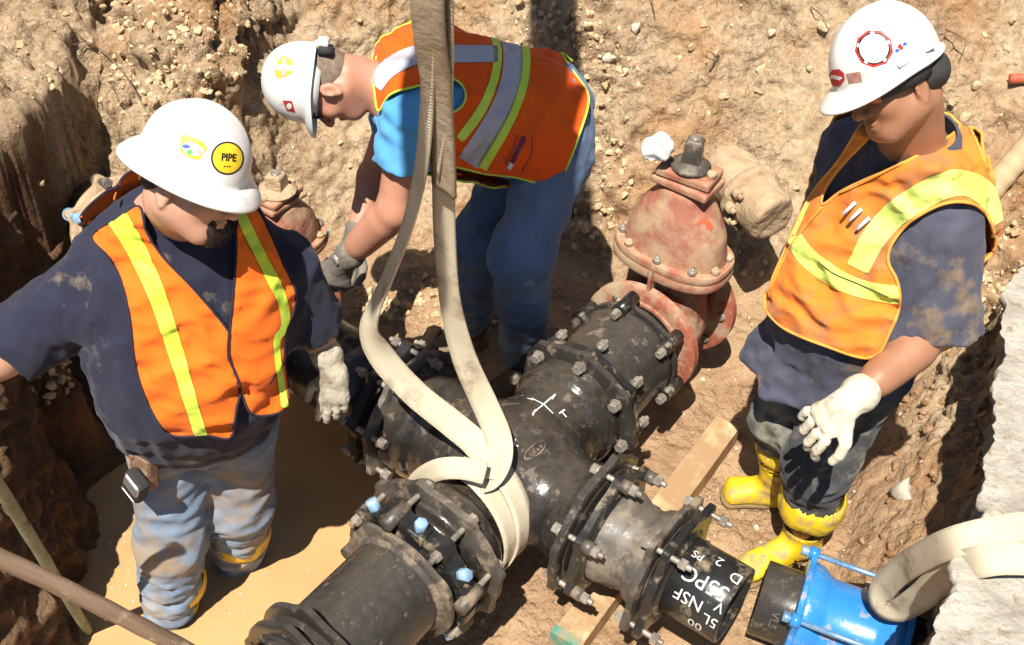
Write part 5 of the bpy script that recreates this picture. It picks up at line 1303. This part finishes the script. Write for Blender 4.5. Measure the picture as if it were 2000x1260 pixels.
# helmet stickers
M_YEL = mat('yellow_sticker', (.86, .60, .02), (.9, .68, .05), rough=.4); M_BLK = mat('black_ink', (.015, .015, .015), rough=.5); M_STW = mat('white_sticker', (.8, .8, .8), rough=.4)
M_STR = mat('red_sticker', (.45, .03, .03), (.52, .05, .04), rough=.45); M_STB = mat('blue_ink', (.06, .12, .55), rough=.5); M_STO = mat('orange_sticker', (.85, .38, .03), (.9, .45, .05), rough=.4)
M_STP = mat('pink_ink', (.7, .4, .5), rough=.5); M_STG = mat('green_ink', (.10, .45, .12), rough=.5)
rf = refine(refine(hmeshA, ell_poly(445, 308, 40, 40), 70), ell_poly(445, 308, 40, 40), 30); bvA = bvh_of(hmeshA)
patch(hmA, 'sticker', rf, ell_poly(444, 309, 32, 32.5), M_BLK, .0006); patch(hmA, 'sticker_face', rf, ell_poly(444, 309, 28.5, 29), M_YEL, .0012)
px_text(hmA, 'PIPE', 446, 308, 20, .07, bvA, M_BLK, off=.0022, sx=.82)
for k in range(3): px_text(hmA, '-', 438+k*5, 324, 9, .05, bvA, M_BLK, off=.0022)
rf = refine(refine(hmeshA, ell_poly(378, 288, 34, 34), 70), ell_poly(378, 288, 34, 34), 30)
patch(hmA, 'emblem', rf, [(356, 265), (376, 266), (396, 278), (404, 291), (396, 301), (388, 312), (368, 307), (353, 294)], M_YEL, .0006)
patch(hmA, 'emblem_face', rf, [(358, 280), (378, 279), (398, 293), (388, 304), (368, 302), (358, 293)], M_STW, .0012)
patch(hmA, 'emblem_mark', rf, ell_poly(364, 286, 8, 4, .1), M_STB, .0018); patch(hmA, 'emblem_mark', rf, ell_poly(371, 297, 6, 5), M_STG, .0018); patch(hmA, 'emblem_mark', rf, ell_poly(389, 296, 7, 6), M_STP, .0018)

# ------------------------------------------------------------------ right worker
fB = nrm(V(-.72, -.69, 0)); lB = V(.69, -.72, 0); MB_ = np.stack([lB, fB, UP], 1)
oB = V(.985, 2.46, 0)
headB = at_y(1746, 163, 2.38); fwdB = nrm(V(-.76, -.48, -.28)); upB = V(-.48, .30, .80); HB = local_frame(fwdB, upB)
shLB, elLB, wrLB = at_y(1842, 430, 2.33), at_y(1835, 640, 2.27), at_y(1652, 792, 2.04)
shRB, elRB, wrRB = oB+MB_@V(-.18, -.02, 1.38), oB+MB_@V(-.20, -.14, 1.10), oB+MB_@V(-.14, -.16, .90)
anLB, anRB = at_z(1556, 1062, .11), at_z(1506, 955, .11)
hipLB, hipRB = oB+MB_@V(.09, .02, .86), oB+MB_@V(-.10, .02, .86)
knLB, knRB = (hipLB+anLB)/2+fB*.07, (hipRB+anRB)/2+fB*.06
TB = person('right worker in a soiled orange vest and yellow boots standing beside the timber', oB)
TB_tab = [(.72, 0, .01, .20, .17), (.82, 0, .03, .215, .195), (.95, 0, .045, .222, .205), (1.08, 0, .04, .222, .195), (1.22, 0, .02, .22, .165), (1.36, 0, .0, .21, .14), (1.45, 0, .01, .165, .115), (1.53, 0, .02, .105, .09)]
F = Fld(); torso_core(F, oB, MB_, TB_tab, -.02)
F.cone(oB+MB_@V(0, .01, 1.44), headB-HB@V(0, .03, .05), .088, .072, .03); add_head(F, headB, HB, 1.1)
F.chain([shLB, elLB, wrLB], [.060, .053, .029]); F.cone(elLB*.7+wrLB*.3, elLB*.35+wrLB*.65, .056, .045, .03)
F.chain([shRB, elRB, wrRB], [.062, .052, .034])
for hp, kn, an in ((hipLB, knLB, anLB), (hipRB, knRB, anRB)): F.chain([hp, kn, an, an+V(0, 0, -.03)], [.085, .06, .04, .034])
F.ell(oB+MB_@V(0, 0, .84), (.17, .13, .12), MB_)
lo, hi = bounds([shLB, elLB, wrLB, shRB, wrRB, headB, anLB, anRB], .17); bodyB = obj('body', F.mesh(lo, hi, .0058), M_SKB, TB)
slL = shLB+(elLB-shLB)*1.0; slR = shRB+(elRB-shRB)*.9; uL = nrm(elLB-shLB)
F = Fld(); torso_core(F, oB, MB_, [(.70, -.03, .075, .20, .19), (.78, -.015, .05, .21, .19)]+TB_tab[1:-1]+[(1.51, 0, .02, .125, .10)], .004)
F.chain([shLB+MB_@V(-.01, 0, 0), slL], [.092, .104], .06); F.chain([shRB, slR], [.085, .09], .06)
F.add(lambda P: np.where(np.linalg.norm(P-slL, axis=1) < .17, -((slL-P)@uL)-.0, -9.), .004, 'i')
nkB = oB+MB_@V(0, .03, 1.52); F.ell(nkB+V(0, 0, .02), (.096, .090, .07), MB_, k=.01, op='s')
F.dp = lambda P: folds(P, (8, 8, 5), .010, seed=21.)+folds(P, (18, 18, 11), .004, seed=8.)+.012*np.sin(np.arctan2((P-oB)@lB, (P-oB)@fB)*9+3*noise3(P*4))*sst(.95, .74, P[:, 2])
lo, hi = bounds([slL, slR, oB+V(0, 0, .70), nkB, oB+fB*.22, oB-fB*.2], .14); lo[2] = .63
shirtB = obj('shirt', F.mesh(lo, hi, .0078), M_GREYSH, TB)
# polo collar standing round the neck
def collar(T, pts_in, pts_out, m):
    A = catmull(pts_in, 6); B = catmull(pts_out, 6); n = len(A); vs = []
    for a, b in zip(A, B): mid = (a+b)/2+V(0, 0, .010); vs += [a, a*.7+mid*.3+V(0, 0, .006), mid, b]
    fs = [(i*4+k, i*4+k+1, i*4+5+k, i*4+4+k) for i in range(n-1) for k in range(3)]
    o = obj('collar', (np.array(vs), fs), m, T); o.modifiers.new('t', 'SOLIDIFY').thickness = .004; return o
def cpt(p): return at_y(p[0], p[1], p[2])
def neck_ring(T, c, M, rx, ry, h, m, t0, t1, tilt=.0, flare=.012):
    A = np.linspace(t0, t1, 40); rows = []
    for k, (dr, dz) in enumerate(((-.004, h), (.004, h*.98), (flare, h*.4), (flare+.004, 0), (flare-.004, -.006))):
        rows.append([c+M@V((rx+dr)*math.cos(a), (ry+dr)*math.sin(a), dz-tilt*math.sin(a)) for a in A])
    vs = np.array([p for r in rows for p in r]); n = len(A)
    o = obj('collar', (vs, [(i*n+k, i*n+k+1, (i+1)*n+k+1, (i+1)*n+k) for i in range(4) for k in range(n-1)]), m, T); o.modifiers.new('t', 'SOLIDIFY').thickness = .003; return o
neck_ring(shirtB, oB+MB_@V(0, .02, 1.50), MB_, .092, .088, .045, M_GREYSH, math.radians(115), math.radians(425), .018, .022)
FT = Fld(); torso_core(FT, oB, MB_, TB_tab[:-1]+[(1.51, 0, .02, .13, .105)], .006); FT.ell(shLB+MB_@V(-.05, 0, .01), (.095, .085, .08), k=.05); FT.ell(shRB+MB_@V(.04, 0, .01), (.09, .085, .08), k=.05)
vB = [(1686, 240), (1640, 312), (1590, 372), (1558, 430), (1528, 500), (1500, 562), (1487, 588), (1500, 612), (1535, 644), (1610, 675), (1702, 700), (1738, 648), (1757, 596), (1752, 548), (1734, 512), (1742, 476), (1774, 436), (1818, 408), (1862, 394), (1905, 400), (1932, 426), (1946, 468), (1960, 440), (1948, 380), (1925, 320), (1900, 262), (1884, 238), (1862, 262), (1800, 300), (1740, 330), (1680, 356), (1640, 376), (1604, 402), (1612, 368), (1645, 322), (1700, 262)]
backB = lambda P: np.minimum(np.minimum(((P-oB)@(-fB))-.0, P[:, 2]-.95), 1.6-P[:, 2])
dpB = lambda P: folds(P, (6, 6, 9), .014, seed=31.)+folds(P@np.array([[1, 0, -.7], [0, 1, 0], [.7, 0, 1]]), (9, 9, 22), .006, seed=14.)
lo, hi = bounds([oB+V(0, 0, .74), nkB, oB+lB*.24, oB-lB*.24, oB+fB*.22, oB-fB*.2], .12); lo[2] = .66
vestB, vmB = vest(TB, FT, lo, hi, .026, [vB], backB, M_ORB,
    [('reflective_band', [(1956, 432), (1930, 385), (1884, 358), (1838, 364), (1790, 390), (1742, 424), (1704, 470), (1676, 525)], [40, 46, 50, 52, 52, 50, 48, 46], M_LIMEP),
     ('reflective_band', [(1552, 462), (1572, 496), (1612, 530), (1660, 556), (1710, 570), (1760, 577)], [30, 38, 38, 36, 34, 34], M_LIMEP),
     ('reflective_band', [(1572, 392), (1556, 424), (1543, 456)], [26, 28, 26], M_LIMEP)], M_PIPINGO, dp=dpB, h=.0085, pw=4.5)
bv = bvh_of((vmB[0], vmB[1]))
def seam(parent, pts, bvh, m, r=.0016, off=.004, name='seam'):
    L = catmull([(*p, 0) for p in pts], 8)[:, :2]; H = [bvh.ray_cast(Vector(_C), Vector(nrm(ray(x, y)))) for x, y in L]; H = [np.array(h[0])-nrm(ray(*l))*off for h, l in zip(H, L) if h[0] is not None]
    if len(H) > 2: return obj(name, tube(H, r, 6), m, parent)
seam(vestB, [(1606, 404), (1575, 440), (1545, 478), (1520, 530), (1498, 580)], bv, M_PIPINGO, .003, .006)
seam(vestB, [(1640, 378), (1700, 350), (1762, 318)], bv, M_PIPINGO, .002, .006)
M_SHIRTD = M_LINER
seam(vestB, [(1598, 512), (1630, 535), (1680, 556), (1755, 590)], bv, M_SHIRTD, .0012, .006)
M_PEN = mat('white_pen_cap', (.75, .72, .78), rough=.4)
for x, y in ((1661, 402), (1673, 415), (1688, 432)):
    p = np.array(bv.ray_cast(Vector(_C), Vector(nrm(ray(x, y))))[0]); obj('pen', join(rod(p-nrm(ray(x, y))*.012+V(.01, 0, .012), p-nrm(ray(x, y))*.008+V(-.015, -.01, -.02), .0048, n=10))[:2], M_PEN, TB)
F = Fld(); F.loft(oB, MB_, [(.74, 0, 0, .19, .15), (.86, 0, .0, .195, .165), (.94, 0, .0, .19, .16)], k=.03)
F.chain([hipLB, knLB, anLB+nrm(knLB-anLB)*.17], [.118, .098, .070], .05); F.chain([hipRB, knRB, anRB+V(0, 0, .20)], [.118, .095, .072], .05)
F.dp = lambda P: folds(P, (6, 6, 12), .010, seed=41.)+folds(P, (9, 9, 28), .006, seed=19.)*sst(.7, .3, P[:, 2])+folds(P, (20, 20, 24), .002, seed=6.)
lo, hi = bounds([hipLB, hipRB, anLB, anRB, knLB, knRB], .16); lo[2] = .16
jeB = obj('trousers', F.mesh(lo, hi, .0078), M_JEANB, TB)
boot_mesh(TB, anLB, at_z(1437, 1140, .045), M_YBOOT, M_SOLE, shin=nrm(knLB-anLB), top=.18, cuffr=.098)
boot_mesh(TB, anRB, at_z(1404, 975, .045), M_YBOOT, M_SOLE, shin=nrm(knRB-anRB), top=.22, cuffr=.080)
glove(TB, 'glove', wrLB, wrLB-elLB, nrm(V(-.62, -.12, -.74)), V(.45, .45, -.75), V(.7, -.6, -.3), M_GLOVE, (.42, .48, .58, .70), .3, 1.22, L=1.25, r_cuff=.046)
glove(TB, 'glove', wrRB, wrRB-elRB, V(-.2, 0, -1), V(.7, .3, 0), fB, M_GLOVE, (.4, .4, .45, .5), .5, 1.2)
cap_part(TB, 'hair', headB, HB, [((0, -.034, .020), (.079, .080, .088)), ((0, -.058, -.020), (.062, .050, .044))], M_HAIR, h=.005)
glasses(TB, headB, HB, M_LENS)
hcB = headB+HB@V(0, .004, .048)
hmB, hmeshB, HHB = helmet(TB, hcB, fwdB, upB, 'cap', M_HELMD, a=.108, b=.133, h=.142, visor=.044, label='scuffed white hard hat with a red ringed badge and small stickers')
obj('headband', lathe(hcB, HB[:, 2], [(-.045, .100), (.0, .108), (.0, .104), (-.045, .096)], 48, close=True), M_LINER, hmB)
F = Fld(); F.ell(headB+HB@V(0, -.062, -.002), (.094, .070, .058), HB); F.add(lambda P: (P-(headB+HB@V(0, -.015, 0)))@HB[:, 1], .003, 'i'); F.dp = lambda P: folds(P, (14, 14, 14), .004)
lo, hi = bounds([headB+HB@V(0, -.06, 0)], .15); obj('neck_strap', F.mesh(lo, hi, .006), M_LINER, hmB)
obj('cord', tube(catmull([headB+HB@V(.085, -.02, -.005), headB+HB@V(.085, -.085, .012), headB+HB@V(.04, -.135, .02)], 6), .003, 6), M_WHITEP, hmB)
def rfh(mesh, cx, cy, r): return refine(refine(mesh, ell_poly(cx, cy, r*1.2, r*1.2), 70), ell_poly(cx, cy, r*1.2, r*1.2), 30)
bvB = bvh_of(hmeshB)
rf = rfh(hmeshB, 1707, 95, 42); oc = ell_poly(1707, 95, 38, 37, .2, k=9); patch(hmB, 'badge', rf, oc, M_STR, .0006, smooth_=False)
patch(hmB, 'badge_ring', rf, ell_poly(1707, 95, 33, 32, .2, k=9), M_BLK, .0011, smooth_=False); patch(hmB, 'badge_face', rf, ell_poly(1707, 95, 28, 28), M_STW, .0016)
px_text(hmB, 'USO', 1708, 88, 19, .0, bvB, M_STP, off=.0024); px_text(hmB, '***', 1708, 108, 14, 0, bvB, M_STP, off=.0024)
for k in range(10):
    t = k*.63+.2
    if k % 2: patch(hmB, 'badge_mark', rf, ell_poly(1707+31*math.cos(t), 95+30*math.sin(t), 4, 3, t+1.57), M_STW, .0018)
rf = rfh(hmeshB, 1634, 152, 24); patch(hmB, 'sticker', rf, ell_poly(1634, 152, 17, 18, .3, k=8), M_STR, .0008, smooth_=False); px_text(hmB, 'STOP', 1634, 152, 9, .2, bvB, M_STW, off=.0018)
rf = rfh(hmeshB, 1667, 152, 22); patch(hmB, 'sticker', rf, [(1652, 144), (1680, 140), (1684, 160), (1658, 164)], mat('brown_sticker', (.30, .10, .07), (.42, .28, .24), rough=.5, scale=60), .0008, smooth_=False)
rf = rfh(hmeshB, 1762, 93, 22)
for (x, y, c_) in ((1752, 99, M_STB), (1760, 94, M_STR), (1767, 86, M_STB), (1757, 90, M_STR)): patch(hmB, 'sticker', rf, ell_poly(x, y, 4.5, 3.5, -.6), c_, .0008)

# ------------------------------------------------------------------ bending worker
headM = at_y(636, 163, 2.88); fwdM = nrm(V(-.10, -.30, -1)); upM = nrm(V(-1, -.10, .08)); HM = local_frame(fwdM, upM)
hpM = at_y(1080, 246, 2.98); shM = at_y(800, 180, 2.92)
zM = nrm(shM-hpM); yM = nrm(V(-.15, .0, -1)-zM*(V(-.15, .0, -1)@zM)); xM = np.cross(yM, zM); MM = np.stack([xM, yM, zM], 1)   # x: his left or right, y: belly side, z: up the spine
if xM[1] > 0: xM = -xM; MM = np.stack([xM, yM, zM], 1)
# roll the trunk a little so that the back turns to the camera
ra = math.radians(18); xr = xM*math.cos(ra)+yM*math.sin(ra); yr = yM*math.cos(ra)-xM*math.sin(ra); MM = np.stack([xr, yr, zM], 1)
LM = np.linalg.norm(shM-hpM)
TM_tab = [(-.09, 0, 0, .12, .10), (-.04, 0, -.005, .17, .145), (.06, 0, -.005, .19, .16), (.18, 0, .01, .185, .15), (LM-.16, 0, 0, .20, .145), (LM-.05, 0, -.005, .205, .13), (LM+.04, 0, 0, .17, .105), (LM+.11, 0, .01, .09, .08)]
shLM, elLM, wrLM = at_y(800, 222, 2.76), at_y(768, 412, 2.68), at_y(668, 512, 2.74)
shRM, elRM, wrRM = hpM+MM@V(-.17, .02, LM-.02), at_y(728, 345, 3.12), at_y(690, 480, 2.95)
anLM, anRM = at_z(1022, 712, .14), at_z(915, 640, .14)
hLM, hRM = hpM+MM@V(.09, .03, -.02), hpM+MM@V(-.10, .03, -.02)
kLM, kRM = at_y(1018, 500, 2.74), at_y(935, 470, 3.0)
TM = person('worker in a bright orange vest and sky blue shirt bending over behind the sling', (hpM[0], hpM[1], .06))
F = Fld(); torso_core(F, hpM, MM, TM_tab, -.02); F.cone(hpM+MM@V(0, .01, LM+.05), headM-HM@V(0, .03, .06), .070, .064, .03); add_head(F, headM, HM, 1.02)
F.chain([shLM, elLM, wrLM], [.056, .049, .031]); F.cone(elLM*.8+wrLM*.2, elLM*.4+wrLM*.6, .053, .042, .03)
F.chain([shRM, elRM, wrRM], [.060, .048, .033])
F.chain([hLM, kLM, anLM, anLM+V(0, 0, -.03)], [.09, .062, .04, .034]); F.chain([hRM, kRM, anRM, anRM+V(0, 0, -.03)], [.09, .062, .04, .034])
lo, hi = bounds([headM, hpM, shLM, wrLM, shRM, anLM, anRM, elLM], .19); bodyM = obj('body', F.mesh(lo, hi, .006), M_SKM, TM)
slM = shLM+(elLM-shLM)*.52; uM = nrm(elLM-shLM)
F = Fld(); torso_core(F, hpM, MM, TM_tab[1:-1]+[(LM+.09, 0, .01, .10, .09)], .0); F.chain([shLM+MM@V(0, 0, -.01), slM], [.090, .082], .05); F.chain([shRM, shRM+(elRM-shRM)*.5], [.083, .08], .05)
F.add(lambda P: np.where(np.linalg.norm(P-slM, axis=1) < .16, -((slM-P)@uM), -9.), .004, 'i')
F.ell(hpM+MM@V(0, .02, LM+.13), (.08, .08, .07), MM, k=.01, op='s')
F.dp = lambda P: folds(P, (10, 10, 16), .006, seed=51.)+.005*np.sin((P@V(.6, 0, 1))*85+3*noise3(P*6))*sst(.2, .08, np.linalg.norm(P-(shLM+slM)/2, axis=1))
lo, hi = bounds([hpM, slM, shRM, hpM+zM*LM], .24); obj('shirt', F.mesh(lo, hi, .0078), M_SKYSH, TM)
FT = Fld(); torso_core(FT, hpM, MM, [(-.14, 0, 0, .20, .17)]+TM_tab[1:-1]+[(LM+.09, 0, .0, .11, .09)], .006); FT.ell(shLM+MM@V(-.05, -.01, -.01), (.09, .09, .085), k=.05); FT.ell(shRM+MM@V(.05, -.01, 0), (.09, .09, .085), k=.05)
vM = [(700, 92), (760, 62), (820, 38), (900, 20), (980, 20), (1060, 60), (1120, 140), (1150, 190), (1132, 262), (1104, 335), (1086, 364), (1050, 358), (1004, 346), (950, 340), (895, 327), (862, 318), (850, 250), (838, 172), (800, 172), (760, 186), (738, 218), (728, 160)]
hole = [list(p) for p in ell_poly(868, 186, 42, 36, .1, k=12)]
backM = lambda P: np.minimum((P-hpM)@zM+.02, LM+.03-(P-hpM)@zM)
dpM = lambda P: folds(P, (8, 8, 8), .010, seed=61.)+folds(P, (16, 16, 16), .0045, seed=24.)
lo, hi = bounds([hpM-zM*.08, hpM+zM*LM], .27)
vestM, vmM = vest(TM, FT, lo, hi, .018, [vM], backM, M_ORM,
    [('reflective_band', [(732, 168), (756, 138), (792, 116), (832, 106), (900, 106), (972, 106)], [34, 36, 38, 36, 34, 32], M_SILV),
     ('reflective_band', [(972, 30), (992, 62), (1002, 110), (994, 170), (966, 236), (915, 318)], [34, 36, 38, 38, 40, 44], M_SILV),
     ('lime_edging', [(948, 30), (964, 66), (972, 112), (962, 165), (936, 222), (898, 272)], [16, 16, 16, 16, 18, 18], M_LIME),
     ('lime_edging', [(998, 30), (1018, 66), (1027, 112), (1020, 172), (992, 240), (940, 328)], [16, 18, 18, 18, 20, 22], M_LIME)], M_LIME, dp=dpM, h=.0088, holes=[hole], pw=3.5)
bvm = bvh_of((vmM[0], vmM[1])); M_PURP = mat('marker_pen', (.12, .03, .10), (.16, .05, .13), rough=.4)
h1, h2 = [np.array(bvm.ray_cast(Vector(_C), Vector(nrm(ray(*p))))[0])-nrm(ray(*p))*.007 for p in ((1024, 268), (1000, 318))]
pn2 = obj('pocket_marker', rod(h1, h2, .006, n=10), M_PURP, TM); obj('cap', rod(h2, h2+(h2-h1)*.25, .007, n=10), M_PEN, pn2)
seam_(vestM, [(1010, 262), (1002, 290), (985, 320)], bvm, M_PURP, .0012, .005, 'pocket_seam'); seam_(vestM, [(1040, 262), (1038, 300), (1020, 335)], bvm, M_PURP, .0012, .005, 'pocket_seam')
F = Fld(); torso_core(F, hpM, MM, [(-.10, 0, .01, .12, .10), (-.06, 0, .0, .17, .14), (.0, 0, -.01, .192, .165), (.07, 0, -.005, .19, .16)], .0)
F.chain([hLM, kLM, anLM+V(0, 0, .06)], [.112, .092, .080], .05); F.chain([hRM, kRM, anRM+V(0, 0, .06)], [.112, .092, .080], .05)
F.dp = lambda P: folds(P, (6, 6, 12), .009, seed=71.)+.006*np.sin(P[:, 2]*70+6*noise3(P*4))*sst(.55, .3, P[:, 2])+folds(P, (18, 18, 22), .002, seed=6.)
lo, hi = bounds([hpM, hLM, hRM, anLM, anRM, kLM], .22); jeM = obj('jeans', F.mesh(lo, hi, .008), M_JEANM, TM)
for an, t in ((anLM, V(-.16, -.14, -.12)), (anRM, V(-.18, -.10, -.12))): boot_mesh(TM, an, an+t, M_GBOOT, M_SOLE, top=.10, cuffr=.07, h=.007)
glove(TM, 'glove', wrLM, wrLM-elLM, V(-.30, -.2, -.9), V(-.3, .8, -.3), V(-1, -.2, 0), M_GLOVEK, (.5, .55, .6, .6), .6, 1.2, L=1.05, r_cuff=.044)
glove(TM, 'glove', wrRM, wrRM-elRM, V(-.3, -.3, -.9), V(-.3, -.8, -.3), V(1, -.2, 0), M_GLOVEK, (.5, .55, .6, .6), .6, 1.2, L=1.05)
wd = nrm(wrLM-elLM); wp_ = wrLM-wd*.045; WT = obj('watch', lathe(wp_, wd, [(-.010, .042), (.010, .041), (.010, .038), (-.010, .038)], 32, close=True), M_LINER, TM)
nv = nrm(nrm(_C-wp_)-wd*(nrm(_C-wp_)@wd)); nv = nrm(nv-.9*_R); obj('watch_face', rod(wp_+nv*.038, wp_+nv*.050, .017, n=20), M_CHROME, WT)
cap_part(TM, 'hair', headM, HM, [((0, -.022, .018), (.0785, .088, .090)), ((0, -.048, -.026), (.062, .050, .044))], M_HAIRG, h=.0048, hair=.0008)
glasses(TM, headM, HM, M_LENSD)
hcM = headM+HM@V(0, .006, .048)
hmM, hmeshM, HHM = helmet(TM, hcM, fwdM, upM, 'cap', M_HELM, a=.101, b=.119, h=.132, visor=.032, label='white hard hat with an orange shield sticker on the bending worker')
obj('headband', lathe(hcM, HM[:, 2], [(-.035, .094), (.0, .104), (.0, .100), (-.035, .090)], 48, close=True), M_WHITEP, hmM)
ad_ = bevel(obj('strap_adjuster', box(headM+HM@V(0, -.115, .018), HM[:, 0], HM[:, 1], HM[:, 2], .07, .03, .035), M_WHITEP, hmM, smooth=False), .008)
obj('adjuster_pad', box(headM+HM@V(-.03, -.105, .008), HM[:, 0], HM[:, 1], HM[:, 2], .06, .02, .04), M_LINER, hmM)
rf = rfh(hmeshM, 556, 131, 26); patch(hmM, 'shield_sticker', rf, [(548, 114), (558, 110), (570, 118), (576, 131), (568, 145), (552, 152), (540, 150), (537, 132)], M_STO, .0008)
patch(hmM, 'sticker_mark', rf, [(540, 126), (574, 128), (573, 138), (540, 137)], M_STW, .0014, smooth_=False); patch(hmM, 'sticker_mark', rf, [(553, 114), (560, 114), (558, 148), (551, 148)], M_STP, .002, smooth_=False)
rf = rfh(hmeshM, 565, 208, 20); patch(hmM, 'sticker', rf, [(552, 196), (570, 197), (577, 220), (560, 216)], M_STR, .0008, smooth_=False); patch(hmM, 'sticker_mark', rf, ell_poly(565, 207, 5, 6), M_STW, .0014)
